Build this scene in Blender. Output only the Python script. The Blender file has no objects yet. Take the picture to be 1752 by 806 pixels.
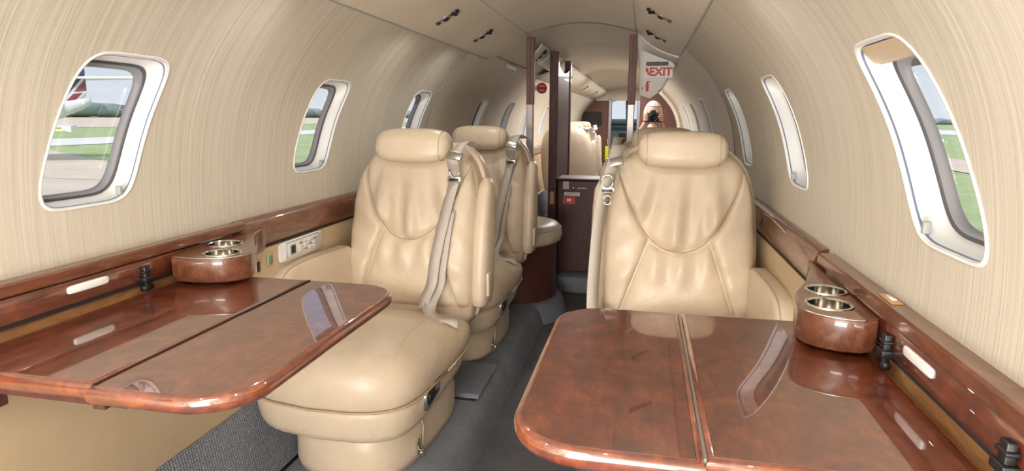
import bpy, bmesh, math, random
from math import sin, cos, pi, radians
from mathutils import Vector, Matrix
random.seed(7)
SC = bpy.context.scene
COL = SC.collection

# ------------------------------------------------------------------ camera
cd = bpy.data.cameras.new('camera'); cam = bpy.data.objects.new('camera', cd); COL.objects.link(cam)
cd.sensor_width = 36.0; cd.lens = 36.0 * 1050 / 1752; cd.clip_start = 0.02; cd.clip_end = 4000
R3 = Matrix(((0.97816865, -0.04441838, 0.2030101), (0.20773918, 0.18303012, -0.96090812), (0.00552502, 0.98210335, 0.18826176)))
cam.matrix_world = Matrix.Translation((0.36, 0, 1.09)) @ R3.to_4x4()
SC.camera = cam

# ------------------------------------------------------------------ world, sun, added fill lights, exposure
SC.view_settings.view_transform = 'Standard'; SC.view_settings.look = 'None'
SC.view_settings.gamma = 1; SC.view_settings.use_curve_mapping = False
SC.view_settings.exposure = -0.22
W = bpy.data.worlds.new('sky'); SC.world = W; W.use_nodes = True
wn = W.node_tree; bg = wn.nodes['Background']
tc = wn.nodes.new('ShaderNodeTexCoord'); sp = wn.nodes.new('ShaderNodeSeparateXYZ'); rp = wn.nodes.new('ShaderNodeValToRGB')
wn.links.new(tc.outputs['Generated'], sp.inputs[0]); wn.links.new(sp.outputs['Z'], rp.inputs[0])
rp.color_ramp.elements[0].position = 0.0; rp.color_ramp.elements[0].color = (0.80, 0.86, 0.93, 1)
rp.color_ramp.elements[1].position = 0.35; rp.color_ramp.elements[1].color = (0.52, 0.68, 0.88, 1)
wn.links.new(rp.outputs[0], bg.inputs[0]); bg.inputs[1].default_value = 1.12
sd = bpy.data.lights.new('sun', 'SUN'); sd.energy = 3.7; sd.angle = radians(10); sd.color = (1, 0.92, 0.80)
so = bpy.data.objects.new('sun', sd); COL.objects.link(so); so.rotation_euler = (radians(48), 0, radians(4))

def area(name, loc, rot, sx, sy, power, color=(1, 0.975, 0.94)):
    l = bpy.data.lights.new(name, 'AREA'); l.shape = 'RECTANGLE'; l.size = sx; l.size_y = sy; l.energy = power; l.color = color
    o = bpy.data.objects.new(name, l); COL.objects.link(o); o.location = loc; o.rotation_euler = rot
    return o
area('fill_light_aft', (0, -0.55, 1.56), (0, 0, 0), 0.45, 1.5, 16)  # unseen downward fill, added to brighten the near cabin
area('fill_light_frontal', (0.0, -1.35, 1.05), (radians(90), 0, 0), 1.3, 1.0, 15)  # broad frontal fill added behind the camera, no fixture there
area('fill_uplight_aft', (0, -1.2, 0.5), (radians(132), 0, 0), 1.0, 0.6, 78)  # low upward fill, added to lift the dark ceiling
area('fill_light_mid', (0, 6.3, 1.56), (0, 0, 0), 0.3, 1.8, 34)  # added fill that brightens the cabin beyond the posts
area('fill_light_forward', (0, 9.2, 1.56), (0, 0, 0), 0.3, 3.0, 48)  # added fill that brightens the far end of the cabin
READ_POWER = 4.6

# ------------------------------------------------------------------ materials
def mat(name, color, rough=0.5, metal=0.0, coat=0.0, spec=0.5, build=None, coat_rough=0.03):
    m = bpy.data.materials.new(name); m.use_nodes = True
    nt = m.node_tree; b = nt.nodes['Principled BSDF']
    b.inputs['Base Color'].default_value = (*color, 1); b.inputs['Roughness'].default_value = rough
    b.inputs['Metallic'].default_value = metal; b.inputs['Coat Weight'].default_value = coat
    b.inputs['Coat Roughness'].default_value = coat_rough; b.inputs['Coat IOR'].default_value = 2.4 if coat > 0.9 else 1.5
    b.inputs['Specular IOR Level'].default_value = spec
    if build: build(nt, b)
    return m

def coords(nt, scale, rot=(0, 0, 0), kind='Object'):
    t = nt.nodes.new('ShaderNodeTexCoord'); mp = nt.nodes.new('ShaderNodeMapping')
    mp.inputs['Scale'].default_value = scale; mp.inputs['Rotation'].default_value = rot
    nt.links.new(t.outputs[kind], mp.inputs[0]); return mp.outputs[0]

def noise(nt, vec, scale, detail=4, rough=0.55, dist=0.0):
    n = nt.nodes.new('ShaderNodeTexNoise'); n.inputs['Scale'].default_value = scale; n.inputs['Detail'].default_value = detail
    n.inputs['Roughness'].default_value = rough; n.inputs['Distortion'].default_value = dist
    nt.links.new(vec, n.inputs['Vector']); return n.outputs['Fac']

def ramp(nt, fac, stops):
    r = nt.nodes.new('ShaderNodeValToRGB'); e = r.color_ramp.elements
    while len(e) < len(stops): e.new(0.5)
    for k, (p, c) in enumerate(stops): e[k].position = p; e[k].color = (*c, 1)
    nt.links.new(fac, r.inputs[0]); return r.outputs[0]

def bump(nt, b, h, strength, dist=0.002):
    n = nt.nodes.new('ShaderNodeBump'); n.inputs['Strength'].default_value = strength; n.inputs['Distance'].default_value = dist
    nt.links.new(h, n.inputs['Height']); nt.links.new(n.outputs[0], b.inputs['Normal'])

def mixc(nt, fac, a, b, mode='MULTIPLY'):
    m = nt.nodes.new('ShaderNodeMix'); m.data_type = 'RGBA'; m.blend_type = mode
    if isinstance(fac, float): m.inputs[0].default_value = fac
    else: nt.links.new(fac, m.inputs[0])
    for s, v in ((m.inputs[6], a), (m.inputs[7], b)):
        if isinstance(v, tuple): s.default_value = (*v, 1)
        else: nt.links.new(v, s)
    return m.outputs[2]

def leather(c):
    def f(nt, b):
        v = coords(nt, (1, 1, 1))
        n = noise(nt, v, 7, 3)
        nt.links.new(ramp(nt, n, [(0.3, tuple(x * 0.93 for x in c)), (0.7, tuple(min(1, x * 1.05) for x in c))]), b.inputs['Base Color'])
        w = noise(nt, v, 16, 4, 0.6, 1.2)
        fine = noise(nt, v, 380, 2)
        mx = nt.nodes.new('ShaderNodeMath'); mx.operation = 'MULTIPLY_ADD'; mx.inputs[1].default_value = 0.12
        nt.links.new(fine, mx.inputs[0]); nt.links.new(w, mx.inputs[2])
        bump(nt, b, mx.outputs[0], 0.35, 0.006)
    return f
def fabric_wall(nt, b):
    v = coords(nt, (1.2, 150, 1.2)); n1 = noise(nt, v, 1.0, 3, 0.6)
    v2 = coords(nt, (3, 420, 3)); n2 = noise(nt, v2, 1.0, 2)
    a = ramp(nt, n1, [(0.30, (0.52, 0.47, 0.385)), (0.5, (0.59, 0.54, 0.45)), (0.68, (0.66, 0.61, 0.52))])
    d = ramp(nt, n2, [(0.3, (0.9, 0.89, 0.875)), (0.65, (1, 1, 1))])
    nt.links.new(mixc(nt, 1.0, a, d), b.inputs['Base Color'])
    bump(nt, b, n2, 0.25, 0.0015)
def burl(dark, mid, light, stretch=(1, 1, 1), scale=9):
    def f(nt, b):
        v = coords(nt, stretch)
        n = noise(nt, v, scale, 8, 0.68, 1.6)
        g = noise(nt, coords(nt, (stretch[0] * 14, stretch[1] * 3, 10)), 6, 5, 0.6, 0.6)
        a = ramp(nt, n, [(0.28, dark), (0.5, mid), (0.72, light)])
        d = ramp(nt, g, [(0.3, (0.62, 0.55, 0.5)), (0.65, (1.1, 1.1, 1.1))])
        nt.links.new(mixc(nt, 0.8, a, d), b.inputs['Base Color'])
    return f
def carpet(c, scale=300):
    def f(nt, b):
        n = noise(nt, coords(nt, (1, 1, 1)), scale, 3, 0.7)
        m2 = noise(nt, coords(nt, (1, 1, 1)), 5, 3)
        a = ramp(nt, n, [(0.3, tuple(x * 0.55 for x in c)), (0.7, tuple(x * 1.4 for x in c))])
        d = ramp(nt, m2, [(0.3, (0.8, 0.8, 0.8)), (0.7, (1.05, 1.05, 1.05))])
        nt.links.new(mixc(nt, 1.0, a, d), b.inputs['Base Color'])
        bump(nt, b, n, 0.8, 0.004)
    return f
def woven(c):
    def f(nt, b):
        v = coords(nt, (1, 1, 1))
        w1 = nt.nodes.new('ShaderNodeTexWave'); w1.inputs['Scale'].default_value = 34; w1.inputs['Distortion'].default_value = 3.0; w1.bands_direction = 'Y'
        w1.inputs['Detail Scale'].default_value = 6
        w2 = nt.nodes.new('ShaderNodeTexWave'); w2.inputs['Scale'].default_value = 40; w2.inputs['Distortion'].default_value = 3.0; w2.bands_direction = 'Z'
        nt.links.new(v, w1.inputs[0]); nt.links.new(v, w2.inputs[0])
        a = nt.nodes.new('ShaderNodeMath'); a.operation = 'MULTIPLY'; nt.links.new(w1.outputs['Fac'], a.inputs[0]); nt.links.new(w2.outputs['Fac'], a.inputs[1])
        nt.links.new(ramp(nt, a.outputs[0], [(0.05, tuple(x * 0.6 for x in c)), (0.5, tuple(x * 1.45 for x in c))]), b.inputs['Base Color'])
        bump(nt, b, a.outputs[0], 0.7, 0.004)
    return f
def speckle(a, c, scale, rot=(0, 0, 0), stretch=(1, 1, 1)):
    def f(nt, b):
        n = noise(nt, coords(nt, stretch), scale, 5, 0.6)
        nt.links.new(ramp(nt, n, [(0.35, a), (0.65, c)]), b.inputs['Base Color'])
    return f

M = {}
LC = (0.63, 0.515, 0.385)
M['leather'] = mat('cream_leather', LC, 0.35, spec=0.45, build=leather(LC))
M['piping'] = mat('leather_piping', (0.46, 0.345, 0.225), 0.5)
M['tan_leather'] = mat('tan_leather', (0.60, 0.46, 0.285), 0.5, build=leather((0.60, 0.46, 0.285)))
M['tan_panel'] = mat('tan_panel', (0.62, 0.49, 0.32), 0.5, build=speckle((0.60, 0.47, 0.30), (0.66, 0.52, 0.345), 6))
M['fabric_wall'] = mat('striped_wall_fabric', (0.55, 0.45, 0.33), 0.75, spec=0.2, build=fabric_wall)
M['cream'] = mat('cream_panel', (0.63, 0.53, 0.395), 0.45, build=speckle((0.68, 0.60, 0.485), (0.73, 0.65, 0.53), 4))
M['white_panel'] = mat('white_panel', (0.80, 0.76, 0.68), 0.4)
M['reveal'] = mat('white_window_reveal', (0.80, 0.80, 0.785), 0.4)
M['seam_blue'] = mat('blue_grey_seam', (0.16, 0.20, 0.28), 0.5)
M['gasket'] = mat('grey_rubber', (0.075, 0.078, 0.09), 0.5)
M['gasket_light'] = mat('light_grey_rubber', (0.26, 0.26, 0.28), 0.5)
M['burl'] = mat('burl_veneer', (0.2, 0.06, 0.03), 0.35, coat=1.0, build=burl((0.055, 0.010, 0.005), (0.15, 0.033, 0.013), (0.25, 0.067, 0.026)), coat_rough=0.02)
M['edge_wood'] = mat('polished_edge_wood', (0.25, 0.06, 0.02), 0.3, coat=1.0, build=burl((0.09, 0.013, 0.004), (0.20, 0.036, 0.009), (0.32, 0.075, 0.017), (1, 1, 1), 14))
M['console_wood'] = mat('console_wood', (0.2, 0.08, 0.04), 0.3, coat=0.8, build=burl((0.085, 0.026, 0.013), (0.17, 0.058, 0.028), (0.26, 0.10, 0.05), (3, 0.8, 3), 8))
M['pale_wood'] = mat('pale_wood', (0.42, 0.22, 0.09), 0.5, build=burl((0.28, 0.13, 0.05), (0.38, 0.19, 0.075), (0.48, 0.26, 0.11), (3, 0.5, 3), 10))
M['dark_wood'] = mat('dark_mahogany', (0.07, 0.02, 0.013), 0.5, coat=0.12, build=burl((0.05, 0.013, 0.011), (0.092, 0.025, 0.019), (0.135, 0.039, 0.028), (5, 5, 1), 7))
M['mid_wood'] = mat('brown_mahogany', (0.15, 0.06, 0.04), 0.5, coat=0.0, build=burl((0.10, 0.038, 0.025), (0.16, 0.065, 0.045), (0.21, 0.09, 0.06), (5, 5, 1), 7))
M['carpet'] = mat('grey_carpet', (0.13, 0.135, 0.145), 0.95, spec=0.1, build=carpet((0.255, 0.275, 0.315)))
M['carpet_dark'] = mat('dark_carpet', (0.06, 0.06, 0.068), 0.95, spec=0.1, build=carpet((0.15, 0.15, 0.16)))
M['carpet_woven'] = mat('woven_grey_carpet', (0.14, 0.145, 0.155), 0.95, spec=0.1, build=woven((0.255, 0.275, 0.315)))
M['black'] = mat('black_plastic', (0.012, 0.012, 0.014), 0.35)
M['gap'] = mat('dark_rubber_seam', (0.02, 0.015, 0.012), 0.8)
M['chrome'] = mat('chrome', (0.78, 0.76, 0.72), 0.12, 1.0)
M['steel'] = mat('brushed_steel', (0.62, 0.60, 0.57), 0.28, 1.0)
M['grey_metal'] = mat('grey_metal', (0.34, 0.31, 0.33), 0.3, 0.6)
M['belt'] = mat('belt_webbing', (0.50, 0.455, 0.40), 0.6, build=speckle((0.46, 0.415, 0.36), (0.55, 0.50, 0.44), 220))
M['white'] = mat('white_plastic', (0.85, 0.85, 0.83), 0.35)
M['grey'] = mat('grey_plastic', (0.35, 0.36, 0.36), 0.4)
M['green'] = mat('teal_button', (0.12, 0.34, 0.25), 0.4)
M['red'] = mat('red_paint', (0.62, 0.03, 0.03), 0.45)
M['pink'] = mat('pale_pink_label', (0.72, 0.5, 0.5), 0.5)
M['yellow'] = mat('yellow_vest', (0.75, 0.80, 0.02), 0.5)
M['teal'] = mat('teal_grey_panel', (0.32, 0.47, 0.52), 0.5)
M['skin'] = mat('skin', (0.55, 0.34, 0.25), 0.5)
M['shirt'] = mat('white_shirt', (0.72, 0.75, 0.82), 0.8)
M['trousers'] = mat('dark_trousers', (0.03, 0.035, 0.05), 0.8)
M['hair'] = mat('grey_hair', (0.68, 0.66, 0.64), 0.7)
M['lens'] = mat('dark_glass', (0.01, 0.01, 0.015), 0.08)
M['amber'] = mat('amber_trim', (0.55, 0.32, 0.13), 0.4)
M['grass'] = mat('grass', (0.2, 0.35, 0.08), 0.9, spec=0.1, build=speckle((0.36, 0.44, 0.20), (0.46, 0.53, 0.28), 0.6))
M['concrete'] = mat('concrete', (0.6, 0.53, 0.45), 0.85, build=speckle((0.66, 0.53, 0.42), (0.76, 0.63, 0.52), 0.35))
M['pale_concrete'] = mat('pale_concrete', (0.80, 0.77, 0.73), 0.8, build=speckle((0.78, 0.75, 0.70), (0.86, 0.83, 0.79), 0.4))
M['bushes'] = mat('far_foliage', (0.16, 0.22, 0.19), 0.9, build=speckle((0.22, 0.28, 0.30), (0.30, 0.36, 0.36), 0.4))
M['plane_white'] = mat('aircraft_white', (0.80, 0.82, 0.84), 0.3)
M['navy'] = mat('navy_paint', (0.035, 0.045, 0.10), 0.4)
M['maroon'] = mat('maroon_paint', (0.27, 0.045, 0.065), 0.4)
M['silver'] = mat('silver_paint', (0.42, 0.44, 0.48), 0.35)
def glassmat():
    m = bpy.data.materials.new('window_glass'); m.use_nodes = True; nt = m.node_tree
    for n in list(nt.nodes):
        if n.type != 'OUTPUT_MATERIAL': nt.nodes.remove(n)
    t = nt.nodes.new('ShaderNodeBsdfTransparent'); g = nt.nodes.new('ShaderNodeBsdfGlossy'); g.inputs['Roughness'].default_value = 0.02
    mx = nt.nodes.new('ShaderNodeMixShader'); mx.inputs[0].default_value = 0.05
    nt.links.new(t.outputs[0], mx.inputs[1]); nt.links.new(g.outputs[0], mx.inputs[2])
    nt.links.new(mx.outputs[0], [n for n in nt.nodes if n.type == 'OUTPUT_MATERIAL'][0].inputs[0]); return m
M['glass'] = glassmat()

# ------------------------------------------------------------------ helpers
FLIP = 1.0          # -1 mirrors the x of everything built while it is set
def obj(name, V, F, m, parent=None, smooth=True, angle=None):
    me = bpy.data.meshes.new(name)
    V = [(v[0] * FLIP, v[1], v[2]) for v in V]
    me.from_pydata(V, [], F if FLIP > 0 else [tuple(reversed(f)) for f in F])
    bm = bmesh.new(); bm.from_mesh(me); bmesh.ops.recalc_face_normals(bm, faces=bm.faces[:]); bm.to_mesh(me); bm.free()
    if smooth:
        for p in me.polygons: p.use_smooth = True
    me.materials.append(M[m] if isinstance(m, str) else m)
    if angle is not None: me.set_sharp_from_angle(angle=radians(angle))
    o = bpy.data.objects.new(name, me); COL.objects.link(o)
    if parent is not None: o.parent = parent
    return o

def join(*parts):
    V, F = [], []
    for v, f in parts:
        k = len(V); V += [tuple(x) for x in v]; F += [tuple(i + k for i in q) for q in f]
    return V, F

def box(x0, x1, y0, y1, z0, z1, r=0.0, seg=2):
    bm = bmesh.new(); bmesh.ops.create_cube(bm, size=1)
    for v in bm.verts: v.co = Vector(((x0 + x1) / 2 + v.co.x * (x1 - x0), (y0 + y1) / 2 + v.co.y * (y1 - y0), (z0 + z1) / 2 + v.co.z * (z1 - z0)))
    if r > 0: bmesh.ops.bevel(bm, geom=bm.edges[:], offset=r, segments=seg, profile=0.5, affect='EDGES')
    return from_bm(bm)

def from_bm(bm):
    bm.verts.index_update(); V = [tuple(v.co) for v in bm.verts]; F = [tuple(v.index for v in f.verts) for f in bm.faces]; bm.free(); return V, F

def xf(vf, mtx):
    return [tuple(mtx @ Vector(v)) for v in vf[0]], vf[1]

def loft(rings, closed=True, caps=True):
    n = len(rings[0]); V = [tuple(p) for r in rings for p in r]; F = []
    for i in range(len(rings) - 1):
        for k in range(n if closed else n - 1):
            a = i * n + k; b = i * n + (k + 1) % n; F.append((a, b, b + n, a + n))
    if caps:
        for i in (0, len(rings) - 1):
            c = tuple(sum(p[q] for p in rings[i]) / n for q in range(3)); V.append(c); ci = len(V) - 1
            for k in range(n): F.append((ci, i * n + k, i * n + (k + 1) % n))
    return V, F

def grid(fn, nu, nv):
    V = [fn(i / nu, j / nv) for i in range(nu + 1) for j in range(nv + 1)]
    F = [(i * (nv + 1) + j, (i + 1) * (nv + 1) + j, (i + 1) * (nv + 1) + j + 1, i * (nv + 1) + j + 1) for i in range(nu) for j in range(nv)]
    return V, F

def sup(n, a, b, e):
    out = []
    for k in range(n):
        t = 2 * pi * k / n; c, s = cos(t), sin(t)
        out.append((a * math.copysign(abs(c) ** (2 / e), c), b * math.copysign(abs(s) ** (2 / e), s)))
    return out

def tube(path, r, n=8, caps=True):
    P = [Vector(p) for p in path]; rings = []; up = Vector((0, 0, 1))
    for i, p in enumerate(P):
        t = (P[min(i + 1, len(P) - 1)] - P[max(i - 1, 0)]).normalized()
        u = t.cross(up)
        if u.length < 1e-3: u = t.cross(Vector((1, 0, 0)))
        u.normalize(); w = u.cross(t).normalized()
        rr = r[i] if isinstance(r, (list, tuple)) else r
        rings.append([p + u * (rr * cos(2 * pi * k / n)) + w * (rr * sin(2 * pi * k / n)) for k in range(n)])
    return loft(rings, caps=caps)

def ribbon(path, wid, th, wdir):
    P = [Vector(p) for p in path]; rings = []
    for i, p in enumerate(P):
        t = (P[min(i + 1, len(P) - 1)] - P[max(i - 1, 0)]).normalized()
        w = Vector(wdir[i] if isinstance(wdir, list) else wdir); w = (w - t * w.dot(t)).normalized(); nn = t.cross(w)
        rings.append([p + w * wid / 2 + nn * th / 2, p - w * wid / 2 + nn * th / 2, p - w * wid / 2 - nn * th / 2, p + w * wid / 2 - nn * th / 2])
    return loft(rings)

def smoothpath(P, n=8):
    P = [Vector(p) for p in P]; out = []
    for i in range(len(P) - 1):
        p0, p1, p2, p3 = P[max(i - 1, 0)], P[i], P[i + 1], P[min(i + 2, len(P) - 1)]
        for k in range(n):
            t = k / n
            out.append(0.5 * ((2 * p1) + (p2 - p0) * t + (2 * p0 - 5 * p1 + 4 * p2 - p3) * t * t + (3 * p1 - p0 - 3 * p2 + p3) * t ** 3))
    out.append(P[-1]); return out

def lathe(prof, n=32):
    return loft([[(r * cos(2 * pi * k / n), r * sin(2 * pi * k / n), z) for k in range(n)] for r, z in prof], caps=False)

def interp(tab, z):
    if z <= tab[0][0]: return tab[0][1]
    for (a, b), (c, d) in zip(tab, tab[1:]):
        if z <= c: return b + (d - b) * (z - a) / (c - a)
    return tab[-1][1]
def sinterp(tab, z):
    n = len(tab)
    if z <= tab[0][0]: return tab[0][1]
    if z >= tab[-1][0]: return tab[-1][1]
    for i in range(n - 1):
        if z <= tab[i + 1][0]:
            x0, y0 = tab[i]; x1, y1 = tab[i + 1]; h = x1 - x0
            def slope(j):
                a, b = max(j - 1, 0), min(j + 1, n - 1); return (tab[b][1] - tab[a][1]) / (tab[b][0] - tab[a][0])
            t = (z - x0) / h; m0, m1 = slope(i) * h, slope(i + 1) * h
            return (2 * t ** 3 - 3 * t * t + 1) * y0 + (t ** 3 - 2 * t * t + t) * m0 + (-2 * t ** 3 + 3 * t * t) * y1 + (t ** 3 - t * t) * m1

def empty(name, loc, label, cat, group=None, rz=0.0):
    o = bpy.data.objects.new(name, None); COL.objects.link(o); o.location = loc; o.rotation_euler = (0, 0, rz); o.empty_display_size = 0.1
    return tag(o, label, cat, group)
def tag(o, label, cat, group=None):
    o['label'] = label; o['category'] = cat
    if group: o['group'] = group
    return o
def struct(o, label=None):
    o['kind'] = 'structure'
    if label: o['label'] = label
    return o
def copy_tree(o, parent=None):
    c = o.copy(); COL.objects.link(c); c.parent = parent
    for ch in list(o.children): copy_tree(ch, c)
    return c
def textmesh(body, size, extrude=0.0006):
    cu = bpy.data.curves.new('t', 'FONT'); cu.body = body; cu.size = size; cu.offset = 0.0022; cu.align_x = 'CENTER'; cu.align_y = 'CENTER'; cu.extrude = extrude
    o = bpy.data.objects.new('t', cu); COL.objects.link(o); bpy.context.view_layer.update()
    me = bpy.data.meshes.new_from_object(o.evaluated_get(bpy.context.evaluated_depsgraph_get()))
    V = [tuple(v.co) for v in me.vertices]; F = [tuple(p.vertices) for p in me.polygons]
    bpy.data.objects.remove(o); bpy.data.curves.remove(cu); bpy.data.meshes.remove(me)
    return V, F
FACE = Matrix.Rotation(radians(90), 4, 'X')           # xy-text to a plate that faces -Y
# ------------------------------------------------------------------ shell: walls with windows
PROF = [(0.62, 0.795), (0.70, 0.80), (0.80, 0.803), (0.90, 0.80), (1.0, 0.788), (1.1, 0.764), (1.2, 0.72), (1.3, 0.648), (1.38, 0.572), (1.45, 0.495)]
def P(z): return sinterp(PROF, z)
SHEAR = 0.38; ZC = 1.058
def wpt(side, y, z, off=0.0): return (side * (P(z) + off), y, z)
WN = [0]
def winloop(cy, hy, hz, shear, n=64, e=5.5):
    out = []
    for k in range(n):
        q = k / n * 4; s = int(q); f = (q - s) * 2 - 1
        a, b = [(1, f), (-f, 1), (-1, -f), (f, -1)][s]
        r = (abs(a) ** e + abs(b) ** e) ** (1 / e); a, b = a / r, b / r
        out.append((cy + a * hy + shear * b * hz, ZC + b * hz))
    return out
HY, HZ = 0.117, 0.157
SHR = {-1: 0.26, 1: 0.46}
def window(side, cy, near):
    WN[0] += 1
    root = bpy.data.objects.new('window_%d' % WN[0], None); COL.objects.link(root); root.location = wpt(side, cy, ZC); struct(root); root.empty_display_size = 0.05
    L = Vector(root.location)
    def ob(name, rings, m, caps=False, smooth=True):
        vf = loft(rings, caps=caps); return obj(name, [Vector(v) - L for v in vf[0]], vf[1], m, root, smooth)
    def ring(dy, dz, off): return [wpt(side, y, z, off) for y, z in winloop(cy, HY + dy, HZ + dz, SHR[side])]
    ob('window_rim', [ring(0.005, 0.005, 0.001), ring(0.004, 0.004, -0.002), ring(0.001, 0.001, -0.003), ring(-0.002, -0.002, 0.003)], 'reveal')
    ob('window_reveal', [ring(-0.001, -0.001, -0.001), ring(-0.001, -0.003, 0.012), ring(-0.001, -0.006, 0.032), ring(-0.004, -0.009, 0.036), ring(-0.005, -0.012, 0.054)], 'reveal')
    ob('window_gasket', [ring(-0.0045, -0.0115, 0.048), ring(-0.007, -0.014, 0.045), ring(-0.010, -0.017, 0.047), ring(-0.012, -0.019, 0.062)], 'gasket')
    ob('window_seal', [ring(-0.0095, -0.017, 0.049), ring(-0.0155, -0.023, 0.052), ring(-0.017, -0.024, 0.066)], 'gasket_light')
    ob('window_pane', [ring(-0.014, -0.022, 0.062), ring(-0.07, -0.09, 0.062)], 'glass', caps=True)
    ob('window_seam', [ring(-0.0003, -0.001, 0.004), ring(-0.0025, -0.0032, 0.006), ring(-0.0006, -0.003, 0.009)], 'seam_blue')
    if near:
        vf = box(-0.006, 0.006, -0.005, 0.005, -0.010, 0.010, 0.002); b = wpt(side, cy + HY * 0.72 - SHR[side] * HZ * 0.85, ZC - HZ * 0.86, 0.006)
        obj('shade_latch', [Vector(v) + Vector(b) - L for v in vf[0]], vf[1], 'grey', root)
        if side < 0 or cy > 1.5: return root
        sh = [[wpt(side, cy + f * (HY - 0.012) + SHR[side] * 0.15, ZC + HZ - 0.030 + dz, o_) for f in [k / 12 * 2 - 1 for k in range(13)]] for dz, o_ in ((0.026, 0.004), (0.002, 0.02), (0.0, 0.030), (0.026, 0.034))]
        vf = loft(sh, closed=False, caps=False)
        obj('window_shade', [Vector(v) - L for v in vf[0]], vf[1], 'tan_panel', root)
    return root
def wall(name, side, y0, y1, wins, m, z0=0.70, z1=1.44, yfun=None):
    parts = []; ya = y0; ZB, ZT, HW = 0.865, 1.25, 0.235
    def pg(a, b, za, zb, nu, nv): parts.append(grid(lambda u, v: wpt(side, a + (b - a) * u, za + (zb - za) * v), nu, nv))
    for cy in wins:
        pg(ya, cy - HW, z0, z1, 2, 30)
        pg(cy - HW, cy + HW, z0, ZB, 2, 8); pg(cy - HW, cy + HW, ZT, z1, 2, 8)
        inner = winloop(cy, HY, HZ, SHR[side]); n = len(inner); outer = []
        for k in range(n):
            q = k / n * 4; s = int(q); f = (q - s) * 2 - 1
            a, b = [(1, f), (-f, 1), (-1, -f), (f, -1)][s]
            outer.append((cy + a * HW, (ZB + ZT) / 2 + b * (ZT - ZB) / 2))
        rings = [[wpt(side, iy + (oy - iy) * t, iz + (oz - iz) * t) for (iy, iz), (oy, oz) in zip(inner, outer)] for t in (0, 0.15, 0.4, 0.7, 1)]
        parts.append(loft(rings, caps=False)); ya = cy + HW
    pg(ya, y1, z0, z1, 2, 30)
    return struct(obj(name, *join(*parts), m))
WL = [-0.70, 0.22, 1.127, 2.035, 2.94]; WR = [-0.75, 0.15, 1.05, 1.95, 2.845]
WLF = [4.15, 5.05, 5.95, 7.0]; WRF = [4.2, 5.15, 6.15, 7.0]
YEND = 11.4
wall('wall_left', -1, -1.5, 3.16, WL, 'fabric_wall'); wall('wall_right', 1, -1.5, 3.16, WR, 'fabric_wall')
wall('wall_left_forward', -1, 3.16, YEND, WLF, 'cream'); wall('wall_right_forward', 1, 3.16, YEND, WRF, 'cream')
for s, ws in ((-1, WL), (1, WR)):
    for k, cy in enumerate(ws): window(s, cy, k in (2, 3))
for s, ws in ((-1, WLF), (1, WRF)):
    for cy in ws: window(s, cy, False)
# seam between the fabric wall and the smooth wall
for k, s in enumerate((-1, 1)):
    vf = tube([wpt(s, 3.16, 0.70 + 0.74 * i / 30, -0.001) for i in range(31)], 0.005, 6)
    struct(obj('trim_%d' % (k + 1), *vf, 'gasket_light'))

# ceiling (arched centre) and coves
def zc(x, h=0.055): return 1.545 + h * (1 - (x / 0.30) ** 2)
parts = [grid(lambda u, v: (-0.31 + 0.62 * u, -1.5 + 5.0 * v, zc(-0.31 + 0.62 * u)), 16, 6)]
struct(obj('ceiling', *join(*parts), 'cream'))
parts = []
segs = [(3.48, 4.4), (4.4, 5.3), (5.3, 6.6), (6.6, 8.2), (8.2, 9.8), (9.8, YEND)]
for i, (a, b) in enumerate(segs):
    def f(u, v, a=a, b=b):
        x = -0.40 + 0.8 * u; bow = 0.022 * sin(pi * v)
        return (x, a + (b - a) * v, zc(x, 0.055) - 0.004 + bow)
    parts.append(grid(f, 16, 10))
struct(obj('ceiling_forward', *join(*parts), 'cream'))
for s, n in ((-1, 'left'), (1, 'right')):
    struct(obj('ceiling_cove_' + n, *grid(lambda u, v: (s * (0.53 - 0.23 * u), 3.5 + (YEND - 3.5) * v, 1.432 + 0.145 * u + 0.016 * sin(pi * u)), 6, 8), 'cream'))

# unseen outer skin, added to stop sun leaking past the cabin lining
struct(obj('roof_light_block', *grid(lambda u, v: (1.0 * cos(pi * u), -1.6 + 13.4 * v, 1.22 + 0.62 * sin(pi * u)), 24, 3), 'white_panel'))
struct(obj('wall_forward_cap', [(x, 11.8, z) for x, z in ((-1, 1.2), (-0.9, 1.5), (0, 1.85), (0.9, 1.5), (1, 1.2), (0.81, 1.2), (0.5, 1.44), (-0.5, 1.44), (-0.81, 1.2))], [tuple(range(9))], 'white_panel', smooth=False))
# overhead panels with reading lights
def overhead(side, y0, y1, label, m='cream', drop=0.022, xin=0.296, xo=0.53, zo=1.417):
    root = empty('overhead_panel', (side * 0.41, y0, 1.48), label, 'panel', None)
    L = Vector(root.location)
    def pt(u, y, off=0.0):
        x = xo + (xin - xo) * u; z = zo + (1.549 - zo) * u
        b = drop * (1 - (2 * u - 1) ** 2); b += off
        return Vector((side * (x - b * 0.49), y, z - b * 0.87))
    ring = lambda y: [pt(u / 14, y) - L for u in range(15)] + [pt(1 - u / 14, y, 0.0) + Vector((side * 0.006, 0, 0.012)) * (1 if 0 < u < 14 else 0.25) - L for u in range(15)]
    n = max(2, int((y1 - y0) / 0.4))
    vf = loft([ring(y0 + (y1 - y0) * i / n) for i in range(n + 1)])
    obj('panel_shell', *vf, m, root, angle=40)
    seam = lambda u: tube([pt(u, y0 + (y1 - y0) * i / 8, 0.0) - L for i in range(9)], 0.004, 5)
    obj('edge_seam', *join(seam(0.0), seam(1.0)), 'grey', root)
    return root, pt, L
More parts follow.
